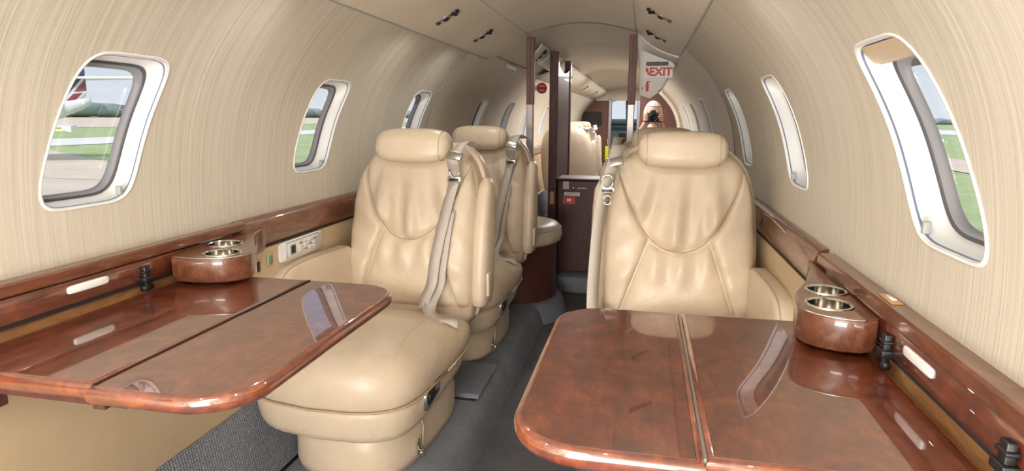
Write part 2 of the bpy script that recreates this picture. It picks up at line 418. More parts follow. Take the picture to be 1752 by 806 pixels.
def reading_unit(root, pt, L, y, name='reading_light'):
    if y < 2.0 or (L.x < 0 and y < 4.0):
        l = bpy.data.lights.new('reading_lamp', 'SPOT'); l.energy = READ_POWER; l.spot_size = radians(165); l.spot_blend = 0.6; l.shadow_soft_size = 0.012; l.color = (1, 0.975, 0.94)
        lo = bpy.data.objects.new('reading_lamp', l); COL.objects.link(lo); lo.location = pt(0.5, y, 0.035)
    c = pt(0.5, y, 0.001) - L; nrm = (pt(0.5, y, 0.02) - pt(0.5, y, 0)).normalized(); t = (pt(0.55, y) - pt(0.45, y)).normalized(); yv = Vector((0, 1, 0))
    mt = Matrix((( *t, 0), (*yv, 0), (*nrm, 0), (0, 0, 0, 1))).transposed(); mt.translation = c
    bezel = lathe([(0.0, 0.002), (0.020, 0.004), (0.024, 0.002), (0.024, -0.004)], 20)
    b = obj(name, *xf(bezel, mt), 'grey_metal', root)
    eye = lathe([(0.0, 0.010), (0.009, 0.009), (0.013, 0.004), (0.014, 0.001)], 16)
    obj('lens', *xf(eye, mt), 'black', b)
    m2 = mt @ Matrix.Translation((0.042, 0.0, 0)); b2 = obj('air_vent', *xf(lathe([(0.0, 0.006), (0.006, 0.009), (0.010, 0.008), (0.018, 0.004), (0.018, -0.003)], 20), m2), 'black', root)
    obj('vent_nozzle', *xf(lathe([(0.0, 0.013), (0.005, 0.013), (0.007, 0.007)], 12), m2), 'black', b2)
    m3 = mt @ Matrix.Translation((-0.036, 0.0, 0)); obj('switch', *xf(box(-0.008, 0.008, -0.014, 0.014, -0.002, 0.004, 0.002), m3), 'black', root)
for s, n in ((-1, 'left'), (1, 'right')):
    root, pt, L = overhead(s, -1.5, 3.5, 'long smooth cream overhead panel with dark reading lights above the %s fabric wall' % n)
    for y in ((0.55, 1.45, 2.36, 2.9) if s < 0 else (0.6, 1.5, 2.45, 3.05)): reading_unit(root, pt, L, y)
root, pt, L = overhead(-1, 3.98, 4.32, 'short white overhead panel with dark vent between the two front left posts', 'white_panel', 0.014, 0.29, 0.39, 1.455)
reading_unit(root, pt, L, 4.15)
overhead(-1, 4.40, 5.02, 'smallest white overhead panel between second and third left posts', 'white_panel', 0.014, 0.29, 0.39, 1.455)
root, pt, L = overhead(-1, 5.14, YEND - 0.05, 'far cream overhead panel running from the third post to the cockpit wall', 'cream')
for y in (6.2, 8.0, 9.6): reading_unit(root, pt, L, y)
root, pt, L = overhead(1, 3.58, 7.6, 'white overhead panel beyond the right post, behind the exit sign', 'white_panel')

# floor: sunken aisle, side platforms
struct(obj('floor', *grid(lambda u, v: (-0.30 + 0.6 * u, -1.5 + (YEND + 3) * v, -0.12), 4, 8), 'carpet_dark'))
for s, n in ((-1, 'left'), (1, 'right')):
    pr = [(-0.83, 0.0), (-0.26, 0.0), (-0.235, -0.006), (-0.215, -0.02), (-0.20, -0.045), (-0.185, -0.09), (-0.175, -0.125)]
    struct(obj('floor_platform_' + n, *grid(lambda u, v: (-s * pr[round(u * 6)][0], -1.5 + (YEND + 1.5) * v, pr[round(u * 6)][1]), 6, 8), 'carpet'))
    struct(obj('baseboard_' + n, *grid(lambda u, v: (s * (0.712 + 0.045 * v), -1.5 + (YEND + 1.5) * u, 0.002 + 0.262 * v), 4, 3), 'carpet_woven'))
    struct(obj('wall_%s_lower' % n, *grid(lambda u, v: (s * (0.776 + 0.012 * (1 - v)), 1.47 + (YEND - 1.47) * u, 0.25 + 0.46 * v), 8, 4), 'tan_leather'))
    struct(obj('wall_%s_panel' % n, *box(min(s * 0.745, s * 0.775), max(s * 0.745, s * 0.775), -1.4, 1.46, 0.255, 0.64, 0.008), 'tan_panel'))
    # seat track slots
    struct(obj('trim_%d' % (3 if s < 0 else 4), *box(s * 0.70 - 0.006, s * 0.70 + 0.006, -1.4, 3.3, -0.002, 0.004), 'gap'))
    b = box(-0.008 + s * 0.772, 0.008 + s * 0.772, 1.46, 3.3, 0.25, 0.268, 0.004)
    struct(obj('trim_%d' % (5 if s < 0 else 6), *b, 'tan_panel'))
# aft bulkhead behind the camera, forward cockpit wall
def section(y, zmax=1.6):
    return [(-0.83, -0.13)] + [(-P(z), z) for z in [0.7 + 0.74 * i / 12 for i in range(13)]] + [(-0.30, 1.60), (0, 1.64), (0.30, 1.60)] + [(P(z), z) for z in [1.44 - 0.74 * i / 12 for i in range(13)]] + [(0.83, -0.13)]
sec = section(0)
struct(obj('wall_aft', [(x, -1.5, z) for x, z in sec], [tuple(range(len(sec)))], 'cream', smooth=False))

# side ledges / consoles (wood)
def ledge(side, name, lab):
    root = empty('side_ledge', (side * 0.79, 1.0, 0.70), lab, 'ledge'); L = Vector(root.location)
    sg = side
    def prof(pts, y0, y1, ny=4): return [[Vector((sg * x, y0 + (y1 - y0) * i / ny, z)) - L for x, z in pts] for i in range(ny + 1)]
    # forward moulding
    pts = [(0.80, 0.788), (0.790, 0.786), (0.779, 0.778), (0.772, 0.762), (0.768, 0.735), (0.770, 0.705), (0.776, 0.696), (0.80, 0.696)]
    obj('ledge_moulding', *loft(prof(pts, 1.55, YEND - 0.1, 10)), 'console_wood', root, angle=50)
    obj('under_seam', *loft(prof([(0.772, 0.699), (0.779, 0.699), (0.779, 0.690), (0.774, 0.690)], 1.55, 6.0, 6)), 'gap', root, smooth=False)
    y1 = 1.39 if side < 0 else 1.33
    obj('top_rail', *loft(prof([(0.803, 0.786), (0.772, 0.786), (0.768, 0.782), (0.768, 0.764), (0.772, 0.760), (0.803, 0.760)], -1.4, y1 + 0.18)), 'console_wood', root, smooth=False)
    obj('table_bay_door', *loft(prof([(0.80, 0.758), (0.776, 0.757), (0.773, 0.753), (0.773, 0.712), (0.776, 0.708), (0.80, 0.708)], -1.4, y1)), 'burl', root, angle=50)
    obj('bay_seam', *loft(prof([(0.80, 0.707), (0.778, 0.707), (0.778, 0.699), (0.80, 0.699)], -1.4, y1)), 'gap', root, smooth=False)
    obj('bay_back', *loft(prof([(0.83, 0.70), (0.786, 0.70), (0.786, 0.625), (0.83, 0.625)], -1.4, y1)), 'pale_wood', root, smooth=False)
    return root, L
for s, n in ((-1, 'left'), (1, 'right')):
    root, L = ledge(s, n, 'polished brown wooden ledge running along the foot of the %s window wall' % n)
    yy = 1.04 if s < 0 else 0.965
    pr = [(0.004, 0.0)]
    rg = lambda a, b, off: [Vector((s * (0.7735 - off), yy + p, 0.739 + q)) - L for p, q in sup(24, a, b, 6)]
    obj('white_oblong', *loft([rg(0.05, 0.0085, 0.0), rg(0.05, 0.0085, 0.003), rg(0.046, 0.006, 0.004)]), 'white', root)  # plain white oblong on the bay door face
    hy = 1.185 if s < 0 else 1.065
    hb = join(box(-0.006, 0.006, -0.008, 0.008, -0.03, 0.03, 0.002), box(-0.010, 0.010, -0.014, 0.014, -0.008, 0.004, 0.002), box(-0.008, 0.008, -0.012, 0.012, 0.014, 0.020, 0.002), xf(tube([(0, -0.014, -0.022), (0, 0.014, -0.022)], 0.007, 8), Matrix.Identity(4)))
    obj('hinge', [Vector((v[0] + s * 0.765, v[1] + hy, v[2] + 0.716)) - L for v in hb[0]], hb[1], 'black', root)
    if s > 0:
        obj('hinge', [Vector((v[0] + s * 0.765, v[1] + 0.715, v[2] + 0.718)) - L for v in hb[0]], hb[1], 'black', root)
        lp = box(0.779, 0.797, 1.10, 1.16, 0.7855, 0.789, 0.001); q = obj('latch_plate', [Vector(v) - L for v in lp[0]], lp[1], 'amber', root)
        lp = box(0.784, 0.793, 1.113, 1.147, 0.789, 0.7905); obj('latch_slot', [Vector(v) - L for v in lp[0]], lp[1], 'white', q)
        # ash tray loop on the forward ledge
        lp = []
        for k in range(33):
            t = 2 * pi * k / 32; lp.append((0.776 - 0.010 * sin(t), 2.05 + 0.17 * cos(t), 0.765 + 0.016 * sin(t)))
        vf = tube(lp, 0.003, 6); obj('tray_rim', [Vector(v) - L for v in vf[0]], vf[1], 'chrome', root)

# ------------------------------------------------------------------ cup holders
def cupholder(side, out, cups, label):
    cx0 = sum(p[0] for p in out) / len(out); cy0 = sum(p[1] for p in out) / len(out)
    root = empty('cup_holder_console', (side * 0.73, cy0, 0.69), label, 'cup holder'); L = Vector(root.location)
    out = [out[0]] + [(p.x, p.y) for p in smoothpath([(a, b, 0) for a, b in out[1:-1]], 4)] + [out[-1]]
    def ring(k, z): return [Vector((side * min(0.766, cx0 + (x - cx0) * k), cy0 + (y - cy0) * k, z)) - L for x, y in out]
    top = ring(0.985, 0.757); bm = bmesh.new(); E_ = []
    def loop(pts):
        vs = [bm.verts.new(p) for p in pts]
        for a, c in zip(vs, vs[1:] + vs[:1]): E_.append(bm.edges.new((a, c)))
    loop(top)
    for (ux, uy, r) in cups: loop([Vector((side * ux + r * cos(2 * pi * k / 32), uy + r * sin(2 * pi * k / 32), 0.757)) - L for k in range(32)])
    bmesh.ops.triangle_fill(bm, edges=E_, use_beauty=True, use_dissolve=False)
    tops = from_bm(bm)
    b = obj('block', *join(loft([ring(0.86, 0.688), ring(0.95, 0.694), ring(1.0, 0.710), ring(1.0, 0.750), top], caps=False), tops, ([tuple(p) for p in ring(0.86, 0.688)], [tuple(range(len(top)))])), 'console_wood', root, angle=30)
    for (ux, uy, r) in cups:
        C_ = Vector((side * ux, uy, 0)) - Vector((L.x, L.y, 0))
        pr = [(0.0, 0.697), (r - 0.004, 0.697), (r - 0.001, 0.702), (r - 0.001, 0.757), (r + 0.001, 0.7595), (r + 0.005, 0.7595), (r + 0.006, 0.757)]
        vf = lathe(pr, 40)
        obj('cup', [Vector(v) + C_ - Vector((0, 0, L.z)) for v in vf[0]], vf[1], 'chrome', root, angle=35)
    obj('edge_inlay', *tube(ring(0.995, 0.7545)[1:-1], 0.002, 6), 'steel', root)
    return root
cupholder(-1, [(0.766, 1.27), (0.745, 1.245), (0.687, 1.242), (0.620, 1.262), (0.588, 1.30), (0.590, 1.345), (0.625, 1.40), (0.680, 1.475), (0.735, 1.56), (0.762, 1.64), (0.766, 1.66)],
          [(0.650, 1.305, 0.040), (0.717, 1.405, 0.040)], 'wooden cup holder block with two chrome wells by the left table')
cupholder(1, [(0.766, 1.11), (0.745, 1.098), (0.712, 1.10), (0.678, 1.115), (0.655, 1.14), (0.650, 1.18), (0.662, 1.24), (0.690, 1.31), (0.735, 1.42), (0.760, 1.55), (0.766, 1.58)],
          [(0.706, 1.180, 0.036), (0.728, 1.280, 0.034)], 'wooden cup holder block with two chrome wells by the right table')

# ------------------------------------------------------------------ tables
def rounded(x0, x1, y0, y1, rs, seg=8, bow=0.0):
    # corners: (x0,y0),(x1,y0),(x1,y1),(x0,y1)
    out = []
    C4 = [((x0, y0), (1, 1), 180), ((x1, y0), (-1, 1), 270), ((x1, y1), (-1, -1), 0), ((x0, y1), (1, -1), 90)]
    for (c, d, a0), r in zip(C4, rs):
        if r < 1e-4: out.append(c); continue
        cx, cy = c[0] + d[0] * r, c[1] + d[1] * r
        for k in range(seg + 1):
            a = radians(a0 + 90 * k / seg); out.append((cx + r * cos(a), cy + r * sin(a)))
    return out
def inset(out, d):
    n = len(out); res = []
    for i in range(n):
        p0, p1, p2 = Vector(out[i - 1]), Vector(out[i]), Vector(out[(i + 1) % n])
        a = (p1 - p0); b = (p2 - p1)
        a = a.normalized() if a.length > 1e-7 else b.normalized(); b = b.normalized() if b.length > 1e-7 else a
        n1 = Vector((-a.y, a.x)); n2 = Vector((-b.y, b.x)); m = (n1 + n2)
        m = m / max(0.3, m.length_squared / 2)
        res.append(tuple(p1 + m * d))
    return res
def table(side, ya, yb, label):
    root = empty('folding_table', (side * 0.5, (ya + yb) / 2, 0.66), label, 'table'); L = Vector(root.location)
    def slab(name, out, m_top, m_edge, skip):
        # out in |x|; counter-clockwise
        def rg(d, z): return [Vector((side * x, y, z)) - L for x, y in inset(out, d)]
        o = obj(name, *loft([rg(0.010, 0.659), rg(0.0105, 0.6835), rg(0.0115, 0.6843)]), m_top, root, angle=30)
        e = [rg(0.0108, 0.658), rg(0.003, 0.6585), rg(0.0, 0.664), rg(-0.001, 0.671), rg(0.0, 0.678), rg(0.004, 0.6828), rg(0.0108, 0.6842)]
        vf = loft(e, caps=False)
        obj('edge_moulding', *vf, m_edge, o, angle=60)
        return o
    slab('outer_leaf', rounded(0.198, 0.4508, ya, yb, (0.10, 0.0, 0.0, 0.10)), 'burl', 'edge_wood', None)
    slab('inner_leaf', rounded(0.4514, 0.772, ya + 0.012, yb, (0.0, 0.0, 0.012, 0.0)), 'burl', 'edge_wood', None)
    vf = box(0.4485, 0.4525, ya + 0.015, yb - 0.005, 0.664, 0.6846); obj('hinge_strip', [Vector((side * v[0], v[1], v[2])) - L for v in vf[0]], vf[1], 'steel' if side > 0 else 'gap', root, smooth=False)
    for y in (ya + 0.04, yb - 0.10):
        vf = join(box(0.42, 0.70, y, y + 0.02, 0.634, 0.659, 0.002), box(0.440, 0.462, y - 0.02, y + 0.07, 0.640, 0.659, 0.001), box(0.69, 0.765, y - 0.01, y + 0.03, 0.60, 0.655, 0.004))
        obj('support_bracket', [Vector((side * v[0], v[1], v[2])) - L for v in vf[0]], vf[1], 'dark_wood', root, smooth=False)
    return root
table(-1, 0.715, 1.37, 'glossy burl wood folding table on the left, before the first left seat')
table(1, 0.70, 1.305, 'glossy burl wood folding table on the right, before the first right seat')

# ------------------------------------------------------------------ seats
LEAN = [(0.30, 0.165), (0.42, 0.175), (0.6, 0.20), (0.8, 0.245), (1.05, 0.30)]
WID = [(0.34, 0.235), (0.42, 0.250), (0.55, 0.262), (0.70, 0.262), (0.80, 0.253), (0.88, 0.233), (0.93, 0.207), (0.965, 0.172), (0.99, 0.125), (1.0, 0.08)]
DEP = [(0.34, 0.085), (0.6, 0.10), (0.85, 0.09), (0.95, 0.07), (1.0, 0.035)]
EXB = 3.6
def lean(z): return sinterp(LEAN, z)
def wid(z): return sinterp(WID, z)
def frontY(x, z):
    w = wid(z); d = interp(DEP, z); q = min(0.97, abs(x) / w)
    return lean(z) + 0.11 - interp(DEP, z) + 0.0 - (d * ((1 - q ** EXB) ** (1 / EXB)) - d)
def U(x): return 0.645 + 0.275 * (abs(x) / 0.215) ** 2.3
def xl(z): return 0.098 + (0.69 - z) * 0.36
def Ttop(x):
    x = abs(x)
    lo, hi = 0.86, 1.0
    for _ in range(24):
        mid = (lo + hi) / 2
        if wid(mid) * 0.985 > x: lo = mid
        else: hi = mid
    return lo
def fall(s, k=5): return max(0.0, 1 - abs(2 * s - 1) ** k)
def patch(fn, nu, nv, h, wr=None):
    def f(s, t):
        x, z = fn(s, t); p = (fall(s) * fall(t)) ** 0.6
        y = frontY(x, z) + 0.004 - h * p
        if wr: y -= wr(s, t, x, z) * p
        return (x, y, z)
    return grid(f, nu, nv)
def wr_yoke(s, t, x, z):
    # gathers that fan out from the curved seam
    a = 0.018 * sin(40 * x + 6 * t * x / 0.2 + 0.7) * (1 - t) ** 1.5
    return a + 0.009 * sin(90 * x * (1 + 0.4 * t) + 3 * t) * max(0, 0.75 - t)
def wr_lumb(s, t, x, z): return 0.010 * sin(70 * x + 4 * z) * max(0, t - 0.45) * 2 + 0.002 * sin(z * 55 + x * 8) * (1 - t)
def wr_bol(s, t, x, z): return 0.0032 * sin(z * 60 + x * 30) * fall(t, 3)
def cush_outline(kx, d, e=6, n=72):
    out = []
    for x, y in sup(n, 0.270, 0.30, e):
        yy = y - 0.085
        if y < 0: yy -= 0.055 * (1 - (x / 0.27) ** 2) * (-y / 0.30)
        out.append((x, yy))
    if d: out = inset(out, d)
    return out
def ribpath(pts, off): return [(x, y, z) for x, y, z in pts]

def build_seat(name, loc, rz, label, flip, side_belt=False):
    global FLIP
    FLIP = flip          # +1: aisle on the seat's +x side
    root = empty(name, loc, label, 'seat', 'reclining cream leather cabin seats', rz)
    # pedestal
    def ped(z, ax, y0, y1, bow=0.04, e=4):
        return [(x, (y0 + y1) / 2 + y * (y1 - y0) / 2 - (bow * (1 - (x / ax) ** 2) if y < 0 else 0), z) for x, y in sup(48, ax, 1, e)]
    ps = obj('pedestal', *loft([ped(0.0, 0.20, -0.29, 0.26), ped(0.03, 0.205, -0.30, 0.27), ped(0.11, 0.205, -0.295, 0.27), ped(0.15, 0.195, -0.275, 0.26), ped(0.172, 0.175, -0.25, 0.24), ped(0.185, 0.14, -0.2, 0.2)]), 'leather', root)
    obj('pedestal_seam', *tube([(0.207, -0.14, 0.005), (0.2085, -0.14, 0.07), (0.2085, -0.135, 0.11), (0.198, -0.13, 0.15), (0.178, -0.125, 0.172)], 0.003, 6), 'piping', ps)
    lv = join(tube([(0.205, -0.17, 0.045), (0.222, -0.17, 0.045), (0.226, -0.195, 0.05)], 0.006, 8), box(0.204, 0.210, -0.18, -0.16, 0.03, 0.085, 0.002))
    obj('release_lever', *lv, 'chrome', root)
    # skirt
    def sk(z, d, rise=0.0): return [(x, y, z + rise * max(0, (y + 0.2)) ) for x, y in cush_outline(1, d)]
    skirt = obj('seat_skirt', *loft([sk(0.170, 0.075), sk(0.172, 0.045, 0.12), sk(0.182, 0.022, 0.12), sk(0.205, 0.012, 0.15), sk(0.255, 0.004, 0.2), sk(0.285, 0.003, 0.2), sk(0.295, 0.03, 0.2)]), 'leather', root)
    hy = -0.195
    fr = [[(0.2725 - 0.004 + dx, hy + p * (1 + 0), 0.262 + q + (p) * 0.25) for p, q in sup(28, a, b, 6)] for a, b, dx in ((0.055, 0.030, -0.018), (0.055, 0.030, 0.004), (0.050, 0.026, 0.006), (0.044, 0.021, 0.003))]
    h = obj('recline_handle', *loft(fr), 'chrome', root)
    fr = [[(0.2725 - 0.004 + dx, hy - 0.012 + p, 0.258 + q + p * 0.25) for p, q in sup(20, a, b, 5)] for a, b, dx in ((0.022, 0.017, 0.0), (0.022, 0.017, 0.0075), (0.018, 0.013, 0.0085))]
    obj('handle_recess', *loft(fr), 'black', h)
    obj('recline_button', *xf(lathe([(0, 0.006), (0.006, 0.005), (0.008, 0)], 14), Matrix.Translation((0.262, 0.02, 0.265)) @ Matrix.Rotation(radians(90), 4, 'Y')), 'steel', root)
    # cushion
    def crown(x, y):
        c = 0.052 * max(0, 1 - (x / 0.27) ** 2) * (0.35 + 0.65 * math.exp(-((y + 0.24) / 0.16) ** 2)) - 0.05 * max(0, y + 0.05) / 0.26
        return c
    prof = [(0.03, 0.272), (0.004, 0.280), (-0.006, 0.300), (-0.010, 0.335), (-0.004, 0.372), (0.014, 0.398), (0.040, 0.412), (0.075, 0.420), (0.12, 0.424), (0.165, 0.426), (0.21, 0.427), (0.25, 0.427)]
    rings = []
    for d, z in prof:
        r = []
        for x, y in cush_outline(1, min(d, 0.03)):
            k = 1 - max(0, d - 0.03) / 0.262; xx = x * k; yy = (y + 0.1) * k - 0.1
            f = max(0, min(1, (z - 0.33) / 0.09)); rise = 0.06 * max(0, yy + 0.05) * (1 - f)
            wv = 0.0016 * sin(xx * 75 + 3) * f * math.exp(-((yy + 0.33) / 0.09) ** 2)
            r.append((xx, yy, z + rise + crown(xx, yy) * f + wv))
        rings.append(r)
    cu = obj('seat_cushion', *loft(rings), 'leather', root)
    pip = [(x, y, 0.285 + 0.06 * max(0, y + 0.05)) for x, y in cush_outline(1, -0.005)]; pip.append(pip[0])
    obj('cushion_piping', *tube(pip, 0.0035, 6), 'piping', cu)
    bpy.context.view_layer.update()
    pts = []
    for q in range(25):   # gusset seam that runs over the front aisle corner
        t = q / 24; y = 0.02 - 0.383 * t; x = 0.165 + 0.055 * t
        ok, p, nn, _ = cu.ray_cast(Vector((x * FLIP, y, 0.6)), Vector((0, 0, -1)))
        if ok: pts.append((x, y, p.z - 0.0003))
    obj('cushion_seam', *tube(pts, 0.0017, 5), 'leather', cu)
    # backrest body
    rings = []
    zs = [0.34, 0.36, 0.40, 0.46, 0.52, 0.58, 0.64, 0.70, 0.76, 0.82, 0.87, 0.91, 0.94, 0.965, 0.985, 0.998]
    for z in zs:
        w = wid(z); d = interp(DEP, z); yc = lean(z) + 0.11; r = []
        for x, y in sup(56, w, d, EXB):
            if y > 0: y *= 1.5
            r.append((x, yc + y, z))
        rings.append(r)
    bk = obj('backrest', *loft(rings), 'leather', root)
    shell = []
    for z in zs[:-1]:
        w = wid(z) + 0.010; d = interp(DEP, z); yc = lean(z) + 0.135
        shell.append([(x, yc + (y * 1.45 if y > 0 else y * 0.15), z + 0.008) for x, y in sup(40, w, d, 3.5)])
    obj('back_shell', *loft(shell), 'leather', root)
    obj('yoke_panel', *patch(lambda s, t: ((2 * s - 1) * 0.213, U((2 * s - 1) * 0.213) + t * (Ttop((2 * s - 1) * 0.213) - U((2 * s - 1) * 0.213))), 56, 26, 0.026, wr_yoke), 'leather', bk)
    def lum(s, t):
        q = 2 * s - 1; z = 0.40 + t * (U(q * 0.094) - 0.40); return (q * xl(z), z)
    obj('lumbar_panel', *patch(lum, 36, 26, 0.022, wr_lumb), 'leather', bk)
    for sx in (-1, 1):
        def bo(s, t, sx=sx):
            z = 0.40 + t * 0.515
            inner = xl(z) if z < 0.69 else max(0.095, 0.215 * ((max(z, 0.6455) - 0.645) / 0.275) ** (1 / 2.3))
            o_ = wid(z) * 0.965; inner = min(inner, o_ - 0.004)
            return (sx * (inner + (o_ - inner) * s), z)
        obj('side_bolster', *patch(bo, 16, 44, 0.030, wr_bol), 'leather', bk)
    seam = [((2 * k / 32 - 1) * 0.212, 0, 0) for k in range(33)]
    obj('yoke_seam', *tube([(x, frontY(x, U(x)) - 0.0005, U(x)) for x, _, _ in seam], 0.0022, 5), 'piping', bk)
    # headrest
    hr = []
    N = 20
    for i in range(N + 1):
        t = -1 + 2 * i / N; k = max(0.02, (1 - abs(t) ** 3.6)) ** (1 / 2.4)
        x = 0.146 * t; r = []
        for a, b in sup(36, 0.055 * (0.35 + 0.65 * k) * (1 if k > 0.1 else 0.5), 0.062 * (0.25 + 0.75 * k) * (1 if k > 0.1 else 0.5), 2.6):
            r.append((x, 0.292 + a - 0.010 * (1 - t * t) + 0.2 * b, 0.988 + b))
        hr.append(r)
    hd = obj('headrest', *loft(hr), 'leather', root)
    for tx in (-0.118, 0.118):
        k = (1 - abs(tx / 0.146) ** 3.6) ** (1 / 2.4)
        obj('headrest_seam', *tube([(tx, 0.292 + a - 0.003 + 0.2 * b, 0.988 + b) for a, b in (lambda q: q + [q[0]])(sup(28, 0.0555 * (0.35 + 0.65 * k), 0.0625 * (0.25 + 0.75 * k), 2.6))], 0.0018, 5), 'piping', hd)
    obj('headrest_mount', *xf(box(-0.11, 0.11, 0.32, 0.39, 0.93, 1.02, 0.025, 3), Matrix.Identity(4)), 'leather', root)
    # stowed aisle armrest on the flank
    ar = []
    for z, w, y0, y1 in ((0.40, 0.020, 0.24, 0.33), (0.41, 0.028, 0.225, 0.345), (0.45, 0.032, 0.22, 0.36), (0.6, 0.033, 0.235, 0.375), (0.78, 0.030, 0.275, 0.385), (0.84, 0.026, 0.30, 0.385), (0.87, 0.012, 0.32, 0.375)):
        ar.append([(0.268 + x, (y0 + y1) / 2 + y * (y1 - y0) / 2, z) for x, y in sup(28, w, 1, 3)])
    sa = obj('stowed_armrest', *loft(ar), 'leather', root)
    obj('armrest_tab', *box(0.292, 0.306, 0.25, 0.285, 0.44, 0.53, 0.006, 3), 'leather', sa)
    # outboard armrest
    pa = [(-0.245, -0.22, 0.40), (-0.245, -0.225, 0.50), (-0.245, -0.215, 0.56), (-0.245, -0.17, 0.600), (-0.245, -0.09, 0.613), (-0.245, 0.05, 0.615), (-0.245, 0.20, 0.610)]
    path = smoothpath(pa, 5); rg = []
    top = [(p.y, p.z) for p in path]
    def arm(x, d):
        c = [(y + d * 0.6, z - d) for y, z in top]; return [(x, y, z) for y, z in c] + [(x, 0.20, 0.38), (x, -0.20 + d * 0.6, 0.38)]
    ao = obj('outboard_armrest', *loft([arm(-0.288, 0.02), arm(-0.284, 0.006), arm(-0.276, 0.0), arm(-0.240, 0.0), arm(-0.232, 0.006), arm(-0.228, 0.02)]), 'leather', root, angle=50)
    obj('armrest_seam', *tube([(-0.2385, y, z + 0.0005) for y, z in top], 0.0018, 5), 'piping', ao)
    # belts
    B = lambda x, z, o=0.012: (x, frontY(x, z) - 0.030 - o, z)
    p = [(0.205, 0.40, 0.985), (0.20, 0.30, 1.003), (0.195, 0.235, 0.975), (0.185, 0.21, 0.94), B(0.175, 0.88), B(0.160, 0.78), B(0.143, 0.68), B(0.128, 0.58), B(0.118, 0.50), (0.112, 0.115, 0.455), (0.115, 0.085, 0.43)]
    if side_belt:
        p = [(0.20, 0.40, 0.985), (0.212, 0.30, 0.995), (0.222, 0.235, 0.955), (0.238, 0.185, 0.90), (0.256, 0.165, 0.84), (0.268, 0.145, 0.74), (0.274, 0.115, 0.62), (0.276, 0.09, 0.52), (0.272, 0.06, 0.45), (0.262, 0.045, 0.425)]
    wd = (1, -0.25, 0.12) if not side_belt else (0.75, -0.65, 0.0)
    obj('shoulder_belt', *ribbon(smoothpath(p, 5), 0.046, 0.003, wd), 'belt', root)
    if side_belt: p2 = [(0.250, 0.09, 0.46), (0.225, 0.045, 0.43), (0.19, 0.03, 0.425), (0.14, 0.02, 0.43), (0.10, 0.02, 0.432)]
    else: p2 = [B(0.168, 0.76, 0.006), B(0.160, 0.66, 0.007), B(0.152, 0.56, 0.008), B(0.145, 0.49, 0.010), (0.140, 0.10, 0.445), (0.150, 0.065, 0.425), (0.19, 0.035, 0.415), (0.235, 0.035, 0.415), (0.262, 0.05, 0.40)]
    wl = [(1, -0.25, 0.1)] * 26 + [(0.35, 1, 0.12)] * 15
    path2 = smoothpath(p2, 5)
    wds = [tuple(Vector((1, -0.25, 0.1)).lerp(Vector((0.3, 1, 0.15)), max(0, min(1, (i - 16) / 12)))) for i in range(len(path2))]
    obj('lap_belt', *ribbon(path2, 0.044, 0.003, wds), 'belt', root)
    g = obj('belt_guide', *xf(box(-0.030, 0.030, -0.006, 0.006, -0.016, 0.016, 0.004), Matrix.Translation((0.192, 0.212, 0.958) if not side_belt else (0.224, 0.215, 0.945)) @ Matrix.Rotation(radians(-32), 4, 'X') @ Matrix.Rotation(radians(12), 4, 'Y')), 'steel', root)
    zz = 0.90; bx, by, bz = B(0.178, zz, 0.034) if not side_belt else (0.243, 0.165, 0.885)
    lp = [(bx + 0.019 * cos(t), by, bz + 0.022 * sin(t)) for t in [2 * pi * k / 20 for k in range(21)]]
    bu = obj('belt_buckle', *join(tube(lp, 0.0042, 6), box(bx - 0.026, bx + 0.026, by - 0.004, by + 0.005, bz - 0.040, bz - 0.018, 0.003)), 'steel', root)
    obj('buckle_slot', *box(bx - 0.018, bx + 0.018, by - 0.0055, by - 0.003, bz - 0.034, bz - 0.025, 0.001), 'black', bu)
    lp = [(bx - 0.002 + 0.013 * cos(t), by + 0.002, bz - 0.062 + 0.015 * sin(t)) for t in [2 * pi * k / 20 for k in range(21)]]
    obj('belt_ring', *tube(lp, 0.003, 6), 'steel', bu)
    FLIP = 1.0
    return root
seatL = build_seat('cabin_seat', (-0.495, 1.885, 0.0), radians(-4), 'cream leather seat whose cushion shows under the left wooden table', 1)
seatR = build_seat('cabin_seat', (0.495, 1.885, 0.0), radians(1), 'cream leather seat with a wide backrest behind the right wooden table', -1, True)
s2 = copy_tree(seatL); s2.location = (-0.485, 2.82, 0); s2.rotation_euler = (0, 0, radians(-3)); s2['label'] = 'cream leather seat in second row, beside the rounded drum cabinet'
s3 = copy_tree(seatR); s3.location = (0.455, 2.80, 0); s3.rotation_euler = (0, 0, radians(1)); s3['label'] = 'cream seat showing only its headrest above the front right seat'
s4 = copy_tree(seatL); s4.location = (-0.40, 7.9, 0); s4.rotation_euler = (0, 0, radians(14)); s4['label'] = 'small distant cream seat facing us before the wall screen'
s5 = copy_tree(seatR); s5.location = (-0.36, 6.75, 0); s5.rotation_euler = (0, 0, radians(172)); s5['label'] = 'distant cream seat with its back turned, beside the tall partition'

# ------------------------------------------------------------------ small fittings on the side walls
def at(root, vf): L = Vector(root.location); return [Vector(v) - L for v in vf[0]], vf[1]
cp = empty('control_panel', (-0.776, 1.87, 0.655), 'white seat control panel with dark little screen on tan left wall', 'control panel')
def lwall(y, z, off): return Vector((-(0.776 + 0.012 * (1 - (z - 0.25) / 0.46)) + off, y, z))
def plate(y0, y1, z0, z1, off, th, r=0.3, skew=0.0):
    rg = lambda k, o: [lwall((y0 + y1) / 2 + p * k, (z0 + z1) / 2 + q * k + skew * p, o) for p, q in sup(28, (y1 - y0) / 2, (z1 - z0) / 2, 8)]
    return loft([rg(1, off), rg(1, off + th * 0.7), rg(0.985, off + th)])
obj('panel_body', *at(cp, plate(1.735, 2.01, 0.620, 0.688, 0, 0.006)), 'white', cp)
fr = [lwall(a, b, 0.0065) for a, b in ((1.775, 0.631), (1.775, 0.682), (1.98, 0.682))]
obj('engraved_frame', *at(cp, tube(fr, 0.0014, 5)), 'grey', cp)
obj('screen', *at(cp, plate(1.795, 1.828, 0.637, 0.672, 0.005, 0.003)), 'grey', cp)
